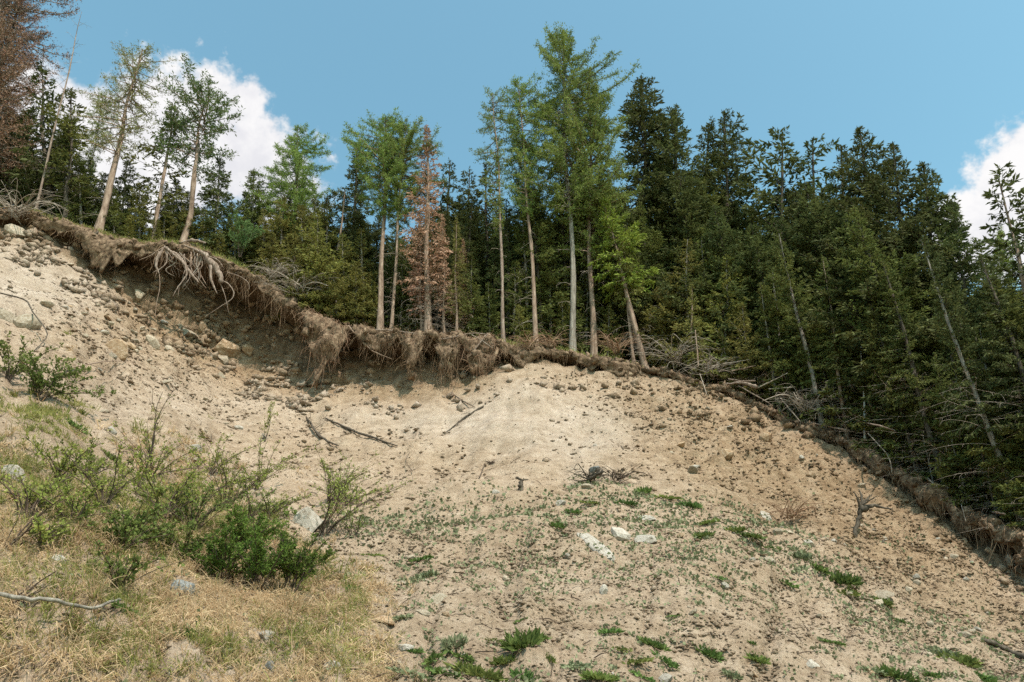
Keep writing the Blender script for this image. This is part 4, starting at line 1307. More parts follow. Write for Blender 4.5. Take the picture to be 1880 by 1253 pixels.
for i, (px, py, w, h, mt, sp, lab) in enumerate([
        (213, 640, 50, 36, 'stone_brown', .1, 'pale wedge shaped rock with rusty underside standing alone on the upper left slope'),
        (277, 627, 32, 18, 'stone', .2, 'pale flat rock right of the rusty wedge rock'),
        (311, 640, 18, 13, 'stone', .8, 'small pale rock right of the flat pale rock'),
        (345, 613, 38, 22, 'stone', .4, 'pale rock block in the rubble below the bleached roots'),
        (412, 632, 52, 40, 'stone_brown', .0, 'rusty boulder jutting from the shaded scarp'),
        (408, 656, 26, 20, 'stone', .5, 'rounded stone under the rusty boulder'),
        (372, 600, 26, 18, 'stone_brown', .5, 'brown stone left of the rusty boulder'),
        (455, 640, 26, 26, 'stone_brown', .7, 'rusty stone at the right end of the scarp rubble'),
        (255, 540, 22, 18, 'stone', .2, 'pale stone under the drooping turf blanket'),
        (42, 588, 52, 38, 'stone', .3, 'big pale rounded boulder at the left edge'),
        (6, 578, 40, 34, 'stone', .9, 'pale boulder cut by the left picture edge'),
        (28, 424, 32, 22, 'stone', .1, 'pale stone embedded under the top left rim'),
        (562, 948, 66, 56, 'stone_white', .3, 'large bright white rock behind the thin shrub stems'),
        (340, 1082, 50, 38, 'stone_grey', .2, 'grey blue rock beside the dense green bush'),
        (205, 788, 24, 14, 'stone_white', .5, 'small white rock left of the tall dark sapling'),
        (360, 823, 26, 16, 'stone_white', -.5, 'white rock above the leafy bushes'),
        (24, 870, 40, 28, 'stone_white', .4, 'white rock half hidden by the left edge bush'),
        (808, 1097, 40, 26, 'stone', .1, 'tan blocky rock alone on the lower scree'),
        (708, 1138, 36, 16, 'stone_brown', -.4, 'flat tan rock at the border of the dry grass'),
        (776, 1123, 26, 15, 'stone', .3, 'buff stone left below the tan blocky rock'),
        (818, 1127, 18, 12, 'stone_brown', .9, 'small rusty stone below the tan blocky rock'),
        (1133, 976, 44, 28, 'stone_white', -.4, 'white angular rock above the long slab'),
        (1187, 950, 38, 16, 'stone_white', -.3, 'white flat rock in the green patch'),
        (1188, 986, 46, 16, 'stone_white', -.5, 'pale pointed rock right of the white angular rock'),
        (911, 902, 20, 15, 'stone_white', .2, 'small white rock left of the dark little stump'),
        (1028, 923, 24, 12, 'stone_white', .0, 'small pinkish white rock below the root wad'),
        (1078, 893, 26, 14, 'stone', .1, 'cream stone wedged under the root wad'),
        (1092, 860, 20, 26, 'stone_grey', .2, 'pale grey stone standing behind the root wad'),
        (1106, 1084, 18, 26, 'stone_white', .6, 'white triangular rock on the middle scree'),
        (1408, 948, 30, 11, 'stone_white', -.2, 'thin pale slab above the right green tufts'),
        (1412, 1025, 28, 14, 'stone', -.2, 'pale stone among the right green tufts'),
        (1406, 803, 26, 32, 'stone_brown', .6, 'dark brown triangular rock on the rusty upper slope'),
        (1488, 872, 18, 18, 'stone_brown', .2, 'brown stone left above the leaning dead stump'),
        (1330, 830, 34, 20, 'stone_brown', .3, 'rusty block among dark clods on the right slope'),
        (490, 1166, 30, 16, 'stone_white', .2, 'white stone in the dry grass below the dense bush'),
        (494, 1226, 26, 26, 'stone_grey', .5, 'grey stone sunk in dry grass at the bottom'),
        (610, 1222, 28, 20, 'stone_white', .2, 'white stone at the bottom end of the dry grass'),
        (560, 1130, 26, 13, 'stone_white', .4, 'small white stone in the grass right of the dense bush'),
        (742, 1188, 34, 12, 'stone_white', .1, 'thin pale stone right of the grass border'),
        (1490, 1218, 30, 14, 'stone_white', -.4, 'pale stone near the bottom right plants'),
        (1618, 1092, 40, 10, 'stone', -.5, 'low pale slab on the lower right scree'),
        (1222, 1246, 34, 20, 'stone_white', -.5, 'pale stone cut by the bottom edge'),
        (930, 1062, 24, 12, 'stone', .3, 'buff stone on the middle scree left of the white triangle'),
        (110, 1028, 30, 14, 'stone_white', .3, 'white stone in the grass near the foreground branch')]):
    p, n, dist = hit(px, py + h * .2)
    k = dist / F
    me = rock_mesh('rock', 300 + i, 3 if w > 44 else 2)
    o = obj('rock', me, M[mt], None, p + n * (h * k * .02))
    o.rotation_euler = on_slope_matrix(n, 0, .35).to_euler()
    o.rotation_euler.rotate_axis('Y', sp * .5)
    o.scale = (w * k * .55, w * k * .48, h * k * .58)
    tag(o, lab, 'rock')
p, n, dist = hit(1092, 1005)
me = rock_mesh('rock', 377, 3, 1, 3)
co = np.array([v.co[:] for v in me.vertices])
co = np.sign(co) * np.abs(co) ** .42
co = co * (1 + perlin(co, .7, 3)[:, None] * .22)
me.vertices.foreach_set('co', co.astype(np.float32).ravel())
slab = tag(obj('rock_slab', me, M['stone_white'], None, p), 'long pale rock slab lying diagonally on the green scree', 'rock')
a, b_ = hit(1066, 982)[0], hit(1120, 1028)[0]
xa = (b_ - a).normalized()
za = (n - xa * n.dot(xa)).normalized()
slab.rotation_euler = Matrix((xa, za.cross(xa), za)).transposed().to_euler()
slab.scale = ((b_ - a).length * .52, .15, .09)

# ------------------------------------------------------------------ scattered soil, stones and plants
HS = np.argmax(zone == 3)
HPX, HPY, HD = project(GV)


PATCH = np.clip(nz(1.3, 12.3) * 2.6 + nz(.45, 3.9) * 1.5 + rill * 1.2 + .30, .02, 2.0) ** 1.5


def scatter(n, weight, r0=None, r1=None, patch=False):
    """n random points on the slope with density ~ weight(px,py) per area; returns pos, normal, px, py, depth"""
    r0 = HS if r0 is None else r0
    r1 = NR - 1 if r1 is None else r1
    sub = GV[r0:r1 + 1]
    e1 = sub[:-1, 1:] - sub[:-1, :-1]
    e2 = sub[1:, :-1] - sub[:-1, :-1]
    area = np.linalg.norm(np.cross(e1, e2), axis=-1)
    w = weight(HPX[r0:r1, :-1], HPY[r0:r1, :-1]) * area
    if patch:
        w = w * PATCH[r0:r1, :-1]
    w = np.clip(w, 0, None).ravel()
    cs = np.cumsum(w)
    k = np.searchsorted(cs, rng.random(n) * cs[-1])
    k = np.clip(k, 0, len(w) - 1)
    i, j = k // (NC - 1), k % (NC - 1)
    a, b = rng.random((n, 1)), rng.random((n, 1))
    p = sub[i, j] * (1 - a) * (1 - b) + sub[i, j + 1] * a * (1 - b) + sub[i + 1, j] * (1 - a) * b + sub[i + 1, j + 1] * a * b
    nn = nrmz(np.cross(e1[i, j], e2[i, j]))
    nn = np.where(nn[:, 2:3] < 0, -nn, nn)
    x, y, d = project(p)
    return p, nn, x, y, d


def inside(px, py, m=60):
    return ((px > -m) & (px < 1880 + m) & (py < 1253 + m)).astype(float)


def grass_edge(px):      # upper edge of the grass, in the photograph's rows
    return np.interp(px, [-300, 0, 200, 350, 480, 600, 660, 700, 760, 900], [660, 700, 760, 830, 880, 950, 1010, 1080, 1190, 1420])


def in_grass(px, py):
    wv = 55 * np.sin(px * .021 + 1.3 * np.sin(py * .017)) + 35 * np.sin(px * .057 + py * .031) + 30 * np.sin(py * .045 - px * .013)
    return np.clip((py - grass_edge(px) + wv) / 190 + .22, 0, 1)


# clods and gravel: too many to count
oct_v = np.array([(1, 0, 0), (-1, 0, 0), (0, 1, 0), (0, -1, 0), (0, 0, 1), (0, 0, -1)], float)
oct_f = np.array([(0, 2, 4), (2, 1, 4), (1, 3, 4), (3, 0, 4), (2, 0, 5), (1, 2, 5), (3, 1, 5), (0, 3, 5)])


def clods(name, n, weight, smin, smax, mat, label, flat_=.7, r0=None, r1=None, powr=2.6, patch=True):
    p, nn, x, y, d = scatter(n, weight, r0, r1, patch)
    s = (smin + (smax - smin) * rng.random(n) ** powr) * np.clip(d / 22, .55, 1.3)
    V = oct_v[None] * rng.uniform(.55, 1.25, (n, 6, 1)) + rng.normal(0, .22, (n, 6, 3))
    sc = s[:, None] * rng.uniform(.6, 1.4, (n, 3)) * np.array([1, 1, flat_])
    V = V * sc[:, None, :]
    ang = rng.uniform(0, 6.28, n)
    c, s_ = np.cos(ang)[:, None], np.sin(ang)[:, None]
    V = np.stack([V[..., 0] * c - V[..., 1] * s_, V[..., 0] * s_ + V[..., 1] * c, V[..., 2]], -1)
    V = V + (p + nn * (s * .30)[:, None])[:, None, :]
    T = (np.arange(n)[:, None, None] * 6 + oct_f[None]).reshape(-1, 3)
    me = mk_mesh(name, V.reshape(-1, 3), [T])
    if mat == M['soil']:
        pa, ba = soil_kind(x, y)
        vr = rng.uniform(-.25, .35, n)
        col = np.stack([np.clip(pa + vr, 0, 1), np.clip(ba - vr * .5, 0, 1), rng.random(n) ** 8 * .5, np.ones(n)], 1)
        at_ = me.color_attributes.new('soil', 'FLOAT_COLOR', 'POINT')
        at_.data.foreach_set('color', np.repeat(col, 6, axis=0).astype(np.float32).ravel())
    return tag(obj(name, me, mat), label, kind='stuff')


def soil_kind(x, y):
    pa = np.clip(blob(x, y, 850, 750, 300, 75, 8) * 1.1 + blob(x, y, 70, 520, 170, 70, 8) * 1.1 + blob(x, y, 1090, 800, 80, 90, 45) * .8 + blob(x, y, 380, 740, 260, 60, 0) * .6, 0, 1)
    ba = np.clip(blob(x, y, 1400, 830, 330, 170, 25) + blob(x, y, 1700, 1000, 260, 120, 30) * .8 + blob(x, y, 330, 600, 240, 90, 12) * .7, 0, 1)
    return pa, ba * (1 - .7 * pa)


rough_w = lambda x, y: np.clip(blob(x, y, 1380, 840, 320, 140, 25) + blob(x, y, 1250, 760, 220, 80, 15) * .6 + blob(x, y, 1750, 960, 240, 100, 35) + blob(x, y, 330, 610, 260, 110, 10) * 1.4, 0, 1.6)
smooth_w = lambda x, y: np.clip(1 - blob(x, y, 880, 760, 260, 80, 10) * 1.1 - blob(x, y, 60, 520, 120, 50, 0) * .8, .08, 1)
scree_w = lambda x, y: np.clip((y - 900) / 150, 0, 1)
clods('gravel', 20000, lambda x, y: inside(x, y) * (.35 + rough_w(x, y) * .25 + scree_w(x, y) * 2.2) * smooth_w(x, y) * (1 - .6 * in_grass(x, y)), .010, .10, M['soil'], 'loose clods and gravel strewn over the slope', .6, None, None, 4.5)
clods('gravel_fine', 21000, lambda x, y: inside(x, y) * (.12 + rough_w(x, y) * .35 + scree_w(x, y) * 2.0) * smooth_w(x, y) * (1 - .5 * in_grass(x, y)), .014, .060, M['soil'], 'small flakes of gravel strewn over the slope', .55, None, None, 1.8, False)
clods('soil_debris', 1300, lambda x, y: inside(x, y) * (.08 + rough_w(x, y) * 1.6 + scree_w(x, y) * .5) * smooth_w(x, y) * (1 - .6 * in_grass(x, y)), .012, .075, M['clod_dark'], 'dark crumbs of topsoil strewn over the slope', .6)
clods('scarp_rubble', 4200, lambda x, y: inside(x, y) * np.where(x < 560, 1.6, .25), .025, .24, M['soil'], 'rubble sticking out of the scarp face', .8, np.argmax(zone == 2), HS + 30, 4.5)
# single stones that can be picked out
ROCKP = [rock_mesh('stone', 500 + k, 2 if k < 4 else 1) for k in range(8)]
p, nn, x, y, d = scatter(290, lambda x, y: inside(x, y, -8) * (.12 + blob(x, y, 320, 610, 220, 90, 10) * 2.0 + scree_w(x, y) * 1.1 + rough_w(x, y) * .2) * smooth_w(x, y))
for k in range(290):
    me = ROCKP[k % 8]
    mt = M[['stone', 'stone', 'stone_white', 'stone_brown', 'stone'][int(rng.integers(0, 5))]]
    o = obj('stone', me, mt, hillside)
    s_ = (.05 + .13 * rng.random() ** 2.2) * min(1.3, max(.5, d[k] / 20))
    o.location = Vector(p[k] + nn[k] * s_ * .25)
    o.rotation_euler = (rng.uniform(-.5, .5), rng.uniform(-.5, .5), rng.uniform(0, 6.28))
    o.scale = (s_ * rng.uniform(.9, 1.5), s_ * rng.uniform(.7, 1.1), s_ * rng.uniform(.45, .8))

# grass: dry straw and green patches on the lower left
green_b = [(260, 740, 60, 50), (60, 860, 110, 60), (90, 760, 90, 40), (230, 930, 200, 60), (60, 930, 90, 60), (130, 1060, 150, 60), (300, 1000, 120, 50), (560, 1060, 60, 40), (560, 1180, 140, 60), (650, 1090, 26, 70), (100, 1160, 150, 50), (300, 1200, 200, 50), (420, 960, 160, 60),
           (640, 1210, 60, 30), (200, 1110, 120, 40)]


def green_w(x, y):
    return np.clip(sum(blob(x, y, *b) for b in green_b), 0, 1.2)


def blades(name, n, weight, l0, l1, w, mat, label, lean=.35, per=14, rad=.07):
    """n tussocks of blades that share a lean, so the sward breaks up into clumps"""
    p, nn, x, y, d = scatter(n, weight)
    cl_dir = nrmz(np.array([0, 0, .8 - lean * .6]) + nn * .35 + rng.normal(0, .35, (n, 3)) + np.array([.12, -.8, -.3]) * lean)
    cl_L = l0 + (l1 - l0) * rng.random(n) ** 1.8
    cl_n = np.maximum(3, (per * rng.uniform(.4, 1.6, n)).astype(int))
    i = np.repeat(np.arange(n), cl_n)
    m = len(i)
    off = rng.normal(0, 1, (m, 3))
    off -= nn[i] * (off * nn[i]).sum(-1, keepdims=True)
    q = p[i] + off * (rad * rng.uniform(.3, 1.2, n))[i][:, None] - nn[i] * .01
    L = cl_L[i] * rng.uniform(.45, 1.15, m)
    dirn = nrmz(cl_dir[i] + off * .35 + rng.normal(0, .28, (m, 3)))
    bendv = nrmz(rng.normal(0, .6, (m, 3)) * np.array([1, 1, .1]) + np.array([.2, -.9, -.3]))
    side = nrmz(np.cross(dirn, rng.normal(0, .5, (m, 3)) + np.array([0, -.5, .9])))
    W = w * rng.uniform(.55, 1.5, m) * np.clip(d[i] / 10, .8, 1.6)
    p1 = q + dirn * (L * .55)[:, None]
    p2 = q + nrmz(dirn + bendv * rng.uniform(.2, 1.0, (m, 1)) + np.array([0, 0, -.2])) * L[:, None]
    V = np.stack([q - side * W[:, None], q + side * W[:, None], p1 + side * (W * .75)[:, None], p1 - side * (W * .75)[:, None], p2], 1)
    j = np.arange(m)[:, None] * 5
    return tag(obj(name, mk_mesh(name, V.reshape(-1, 3), [j + np.array([[0, 1, 2, 3]]), j + np.array([[3, 2, 4]])]), mat), label, kind='stuff')


tuss = lambda x, y: (.35 + np.clip(np.sin(x * .071 + np.sin(y * .045) * 2) * np.sin(y * .083 + np.sin(x * .037) * 2), 0, 1))
blades('dry_grass', 3250, lambda x, y: inside(x, y) * in_grass(x, y) ** 1.9 * tuss(x, y) * (1.0 - .55 * np.clip(green_w(x, y), 0, 1)) * np.clip((y - 760) / 260, .12, 1), .12, .46, .0056, M['straw'], 'dry straw coloured grass on the lower left', .95)
blades('green_grass', 3300, lambda x, y: inside(x, y) * (in_grass(x, y) * (.10 + green_w(x, y) * 1.3)) * tuss(x + 40, y), .09, .32, .0052, M['grass'], 'green grass patches on the lower left', .45)

# low grey green plants on the scree
cover_b = [(1010, 950, 150, 45, 10), (1150, 920, 110, 35, 20), (1200, 960, 150, 40, 15), (1340, 950, 90, 25, 25), (1430, 1000, 110, 40, 30), (1120, 1010, 150, 40, 10), (1240, 1010, 120, 35, 20), (1500, 1060, 90, 30, 30), (1100, 1080, 220, 60, 10), (820, 960, 110, 60, 0), (780, 1040, 60, 35, 0), (890, 1045, 50, 30, 0),
           (1300, 1060, 120, 40, 20), (1640, 1150, 140, 30, 28), (1640, 1230, 150, 40, 15), (1800, 1220, 110, 50, 20), (1500, 1240, 90, 30, 0), (1180, 1190, 110, 40, 0), (960, 1000, 160, 50, 0), (640, 960, 60, 40, 0), (760, 1100, 50, 40, 0), (1000, 1240, 220, 30, 0), (820, 1200, 110, 50, 0), (900, 1240, 130, 40, 0), (1180, 1220, 140, 50, 0), (1700, 1180, 120, 40, 25)]


def cover_w(x, y):
    return np.clip(sum(blob(x, y, *b) for b in cover_b), 0, 1.3) ** 1.3


p, nn, x, y, d = scatter(1500, lambda x, y: inside(x, y) * (np.clip(cover_w(x, y), 0, .55) + .10 * scree_w(x, y)))
nl = (3 + 17 * rng.random(len(p)) ** 1.8).astype(int)
bi = np.repeat(np.arange(len(p)), nl)
q = p[bi] + rng.normal(0, 1, (len(bi), 3)) * (.13 * np.clip(d[bi] / 14, .6, 1.4))[:, None]
q -= nn[bi] * ((q - p[bi]) * nn[bi]).sum(-1, keepdims=True)
q += nn[bi] * .015
dl = nrmz(rng.normal(0, 1, q.shape) * .8 + nn[bi] * .55)
L = rng.uniform(.035, .095, len(q)) * np.clip(d[bi] / 14, .7, 1.3)
V, T = leaves(q, dl, L, L * rng.uniform(.32, .5, len(q)), .15)
tag(obj('ground_cover', mk_mesh('ground_cover', V, [T]), M['coltsfoot']), 'grey green low leafy plants spread over the scree', kind='stuff')
# twigs and litter
p, nn, x, y, d = scatter(2600, lambda x, y: inside(x, y) * (.10 + rough_w(x, y) * .5 + scree_w(x, y) * .25 + blob(x, y, 700, 850, 300, 80, 10) * .3))
dl = nrmz(rng.normal(0, 1, p.shape) * np.array([1, .7, .3]) + nn * .05)
dl = nrmz(dl - nn * (dl * nn).sum(-1, keepdims=True) + nn * rng.uniform(-.03, .25, (len(p), 1)))
L = (rng.uniform(.06, .4, len(p)) ** 1.3)[:, None]
PP = np.stack([p + nn * .012, p + nn * .03 + dl * L * .5, p + nn * .015 + dl * L + nn * rng.normal(0, .03, (len(p), 1))], 1)
V, Q = tubes(PP, np.array([[1, .9, .5]]) * rng.uniform(.004, .011, (len(p), 1)), 3)
tag(obj('twig_litter', mk_mesh('twig_litter', V, [Q]), M['twig_dark']), 'short dark twigs lying over the slope', kind='stuff')
# litter on the forest floor near the edge
p, nn, x, y, d = scatter(5000, lambda x, y: inside(x, y, 150) * 1.0, r_split - 44, r_split - 1)
dl = nrmz(rng.normal(0, 1, p.shape) + nn * .3)
L = rng.uniform(.08, .42, len(p))[:, None]
PP = np.stack([p, p + dl * L * .5 + nn * .06, p + dl * L], 1)
V, Q = tubes(PP, np.array([[1, .8, .4]]) * rng.uniform(.004, .011, (len(p), 1)), 3)
tag(obj('brush_litter', mk_mesh('brush_litter', V, [Q]), M['fibre_red']), 'rusty twigs and brushwood on the forest edge', kind='stuff')
p, nn, x, y, d = scatter(12000, lambda x, y: inside(x, y, 100) * (blob(x, y, 300, 425, 260, 40, 12) * 1.5 + .25 * blob(x, y, 1500, 760, 400, 60, 25) + .15 * blob(x, y, 1000, 640, 300, 30)), r_split - 44, r_split - 1)
dl = nrmz(rng.normal(0, .6, p.shape) + np.array([0, 0, .8]))
V, T = leaves(p, dl, rng.uniform(.14, .42, len(p)), rng.uniform(.010, .03, len(p)), .2)
tag(obj('moss_grass', mk_mesh('moss_grass', V, [T]), M['grass']), 'short green grass on the forest edge above the turf', kind='stuff')


# ------------------------------------------------------------------ shrubs, saplings, tufts
def shrub_meshes(seed, H, spread, nst, ntw, nlf, leaf, lean=(0, 0), up=.9, stem_r=.012, leaf_w=.34):
    r = np.random.default_rng(seed)
    K = 7
    t = np.linspace(0, 1, K)
    az = r.uniform(0, 6.28, nst)
    hh = H * r.uniform(.55, 1.05, nst)
    sp = spread * r.uniform(.2, 1.0, nst)
    P = np.zeros((nst, K, 3))
    P[..., 0] = np.cos(az)[:, None] * sp[:, None] * t ** 1.4 + lean[0] * H * t + r.normal(0, .03, (nst, 1)) + np.sin(t * 7 + az[:, None]) * .03 * H
    P[..., 1] = np.sin(az)[:, None] * sp[:, None] * t ** 1.4 + lean[1] * H * t + r.normal(0, .03, (nst, 1))
    P[..., 2] = hh[:, None] * t ** up - .05 * (t == 0)
    V, Q = tubes(P, stem_r * r.uniform(.6, 1.2, (nst, 1)) * np.linspace(1, .3, K)[None], 5)
    g = G().add(V, Q)
    bi = r.integers(0, nst, ntw)
    tt = r.uniform(.25, 1, ntw)
    p, ax = curve_at(P, bi, tt)
    d = nrmz(ax * .6 + r.normal(0, .6, p.shape) * np.array([1, 1, .5]) + np.array([0, 0, .15]))
    L = H * r.uniform(.10, .32, ntw) * (1.1 - .5 * tt)
    B2 = np.stack([p, p + d * (L * .5)[:, None] + r.normal(0, .015, p.shape), p + nrmz(d + np.array([0, 0, .2])) * L[:, None]], 1)
    V, Q = tubes(B2, np.array([[1, .8, .4]]) * stem_r * .38 * np.ones((ntw, 1)), 3)
    g.add(V, Q)
    lm = None
    if nlf:
        li = r.integers(0, ntw, nlf)
        q, a2 = curve_at(B2, li, r.uniform(.15, 1, nlf))
        d = nrmz(a2 * .5 + r.normal(0, .7, q.shape) + np.array([0, 0, .2]))
        Lf = leaf * r.uniform(.55, 1.25, nlf)
        V, T = leaves(q + d * .01, d, Lf, Lf * leaf_w * r.uniform(.8, 1.2, nlf), .2, r)
        lm = mk_mesh('foliage', V, [T])
    return g.mesh('stem', True), lm


def shrub(px, py, hpx, name, label, cat, seed, spread=.6, nst=7, ntw=60, nlf=700, leaf=.055, lean=(0, 0), lmat='leaf', smat='twig_dark', group=None, **kw):
    p, n, dist = hit(px, py)
    if name == 'shrub' and py > 600:
        hpx, spread, nlf, nst = hpx * .66, spread * 1.5, int(nlf * .62), nst + 2
    H = hpx * dist / F
    st, lm = shrub_meshes(seed, H, spread * H, nst, ntw, nlf, leaf, lean, **kw)
    root = empty(name, p - n * .02, label, cat, group)
    obj('stem', st, M[smat], root)
    if lm:
        obj('foliage', lm, M[lmat], root)
    return root


shrub(250, 908, 200, 'sapling', 'tall thin dark sapling with almost bare forked stem', 'sapling', 601, .10, 2, 26, 30, .05, smat='twig_dark', stem_r=.017)
shrub(484, 812, 82, 'sapling', 'slender upright sapling densely set with small leaves on the bare slope', 'sapling', 602, .12, 3, 40, 420, .055, lmat='leaf')
shrub(300, 955, 165, 'shrub', 'wide leafy shrub right of the tall dark sapling', 'shrub', 603, .95, 14, 220, 3000, .045)
shrub(415, 930, 150, 'shrub', 'leafy shrub with airy top above the dense bush', 'shrub', 604, .9, 13, 200, 2400, .045)
shrub(190, 935, 130, 'shrub', 'leafy shrub left of the tall dark sapling', 'shrub', 605, .85, 11, 150, 1700, .042)
shrub(588, 985, 200, 'shrub', 'yellow green shrub with long stems rising in front of the white rock', 'shrub', 606, .50, 8, 190, 1700, .045, (.32, 0), stem_r=.014)
shrub(600, 925, 130, 'shrub', 'airy yellow green shrub on the bare slope right of the white rock stems', 'shrub', 607, .75, 12, 210, 2200, .045, (.30, 0), lmat='leaf')
shrub(470, 900, 110, 'shrub', 'shrub with arching dark stem left of the white rock', 'shrub', 608, 1.0, 9, 130, 1200, .045)
shrub(355, 975, 120, 'shrub', 'low leafy shrub between the sapling and the dense bush', 'shrub', 621, 1.1, 12, 150, 1700, .045, lmat='leaf_dark')
shrub(492, 950, 80, 'shrub', 'dense low leafy shrub touching the left side of the large white rock', 'shrub', 622, 1.2, 10, 130, 1200, .042, lmat='leaf')
shrub(240, 1000, 100, 'shrub', 'leafy clump at the foot of the tall dark sapling', 'shrub', 623, 1.0, 11, 120, 1500, .055, lmat='leaf_dark')
for i, (px, py, hp, lm_, sd_) in enumerate([(130, 960, 90, 'leaf', 640), (280, 880, 100, 'leaf', 641), (385, 870, 90, 'leaf', 642), (455, 960, 100, 'leaf_dark', 643), (640, 930, 80, 'leaf', 645), (160, 880, 80, 'leaf_dark', 646), (330, 1020, 80, 'leaf_dark', 647), (70, 1010, 70, 'leaf', 648)]):
    shrub(px, py, hp, 'shrub', by_landmark('low spreading leafy shrub', px, py - 30, [('tall dark sapling', 250, 820), ('large white rock', 560, 945), ('grey blue rock', 340, 1082), ('dense dark green bush', 470, 1040), ('white rock above the bushes', 360, 823), ('small white rock', 205, 788), ('left edge shrub', 45, 900), ('slender upright sapling', 484, 780)]), 'shrub', sd_, 1.1, 10, 130, 1300, .045, lmat=lm_)
shrub(650, 985, 60, 'shrub', 'small brownish green shrub at the right end of the bushes', 'shrub', 609, .7, 8, 50, 350, .05, lmat='leaf_dark')
shrub(70, 735, 130, 'shrub', 'dark leaved shrub on the left under the pale boulder', 'shrub', 610, .85, 14, 180, 3200, .07, lmat='leaf_dark')
shrub(15, 700, 100, 'shrub', 'dark shrub cut by the left edge below the pale boulder', 'shrub', 611, .8, 10, 120, 1800, .07, lmat='leaf_dark')
shrub(45, 950, 150, 'shrub', 'thin leafy shrub with dark upright stems at the left edge', 'shrub', 612, .6, 9, 110, 900, .045, lmat='leaf')
shrub(110, 890, 90, 'shrub', 'small leafy shrub between the left edge shrub and the sapling', 'shrub', 613, .8, 9, 90, 900, .055, lmat='leaf')
shrub(5, 1010, 140, 'shrub', 'bare dark twigs leaning in at the left edge', 'shrub', 614, .3, 4, 20, 10, .04, (.45, 0))
shrub(2, 1125, 100, 'shrub', 'dark budding twig leaning in above the foreground branch', 'shrub', 615, .25, 3, 14, 24, .035, (.6, 0))
shrub(215, 1085, 95, 'shrub', 'sprawling twiggy shrub in the grass left of the grey blue rock', 'shrub', 616, .9, 10, 90, 800, .05, lmat='leaf_dark')
shrub(225, 1010, 80, 'shrub', 'low dark leaved shrub in the middle of the grass', 'shrub', 617, 1.0, 11, 110, 1500, .055, lmat='leaf_dark')
shrub(440, 470, 85, 'shrub', 'bright deciduous shrub on the edge right of the bleached stump', 'shrub', 618, .45, 9, 150, 2600, .10, lmat='pine')
shrub(1600, 640, 110, 'shrub', 'leafy sunlit shrub in front of the dark spruces right of centre', 'shrub', 619, .6, 9, 90, 900, .09, lmat='leaf_dark')
for i, (px, py, hp, sp) in enumerate([(405, 1075, 80, 1.0), (468, 1085, 105, .95), (530, 1088, 95, .75), (440, 1015, 75, 1.1)]):
    shrub(px, py, hp, 'bush', ['dense dark green bush, left lobe beside the grey blue rock', 'dense dark green bush, tallest middle lobe', 'dense dark green bush, round right lobe over the dry grass', 'dense green bush behind the tallest middle lobe'][i], 'bush', 630 + i, sp, 16, 260, 5200, .045, lmat='juniper', leaf_w=.22)

L_SLOPE = [('tan blocky rock', 808, 1097), ('flat tan rock', 708, 1138), ('white angular rock', 1133, 976), ('long pale slab', 1092, 1005), ('pale pointed rock', 1188, 986), ('white flat rock', 1187, 950), ('white triangular rock', 1106, 1084),
           ('thin pale slab', 1408, 948), ('leaning dead stump', 1575, 950), ('root wad', 1083, 884), ('dark stick in the lower right corner', 1850, 1195), ('large white rock', 560, 945), ('grey blue rock', 340, 1082), ('dense dark green bush', 470, 1050), ('tall dark sapling', 250, 820),
           ('flat brown dead brush', 1452, 958), ('pale stone among the right tufts', 1412, 1025), ('low pale slab', 1618, 1092), ('pale stone at the bottom edge', 1222, 1246), ('buff stone on the middle scree', 930, 1062), ('thin pale stone by the grass', 742, 1188),
           ('white stone in the dry grass', 490, 1166), ('curved foreground branch', 120, 1132), ('small white rock near the sapling', 205, 788), ('thin reddish stick', 1560, 1046), ('small dark stump', 956, 890), ('pale stone near the bottom right plants', 1490, 1218)]
TUFTS = []
for k in range(4):
    r = np.random.default_rng(700 + k)
    n = 260
    a, rr = r.uniform(0, 6.28, n), .5 * np.sqrt(r.random(n))
    q = np.stack([np.cos(a) * rr * 1.3, np.sin(a) * rr, -.03 + 0 * a], 1)
    d = nrmz(np.stack([np.cos(a) * rr, np.sin(a) * rr, .55 + 0 * a], 1) + r.normal(0, .35, (n, 3)))
    L = r.uniform(.18, .55, n)
    V, T = leaves(q, d, L, L * r.uniform(.10, .20, n), .25, r)
    TUFTS.append(mk_mesh('tuft', V, [T]))
for k in range(4):                       # sparse leafy rosettes
    r = np.random.default_rng(720 + k)
    n = 150 + 20 * k
    a, rr = r.uniform(0, 6.28, n), .6 * r.random(n) ** .8
    q = np.stack([np.cos(a) * rr * 1.4, np.sin(a) * rr, .02 + r.random(n) * .12], 1)
    d = nrmz(np.stack([np.cos(a), np.sin(a), .5 + 0 * a], 1) + r.normal(0, .5, (n, 3)))
    L = r.uniform(.12, .34, n)
    V, T = leaves(q, d, L, L * r.uniform(.22, .42, n), .2, r)
    TUFTS.append(mk_mesh('tuft', V, [T]))
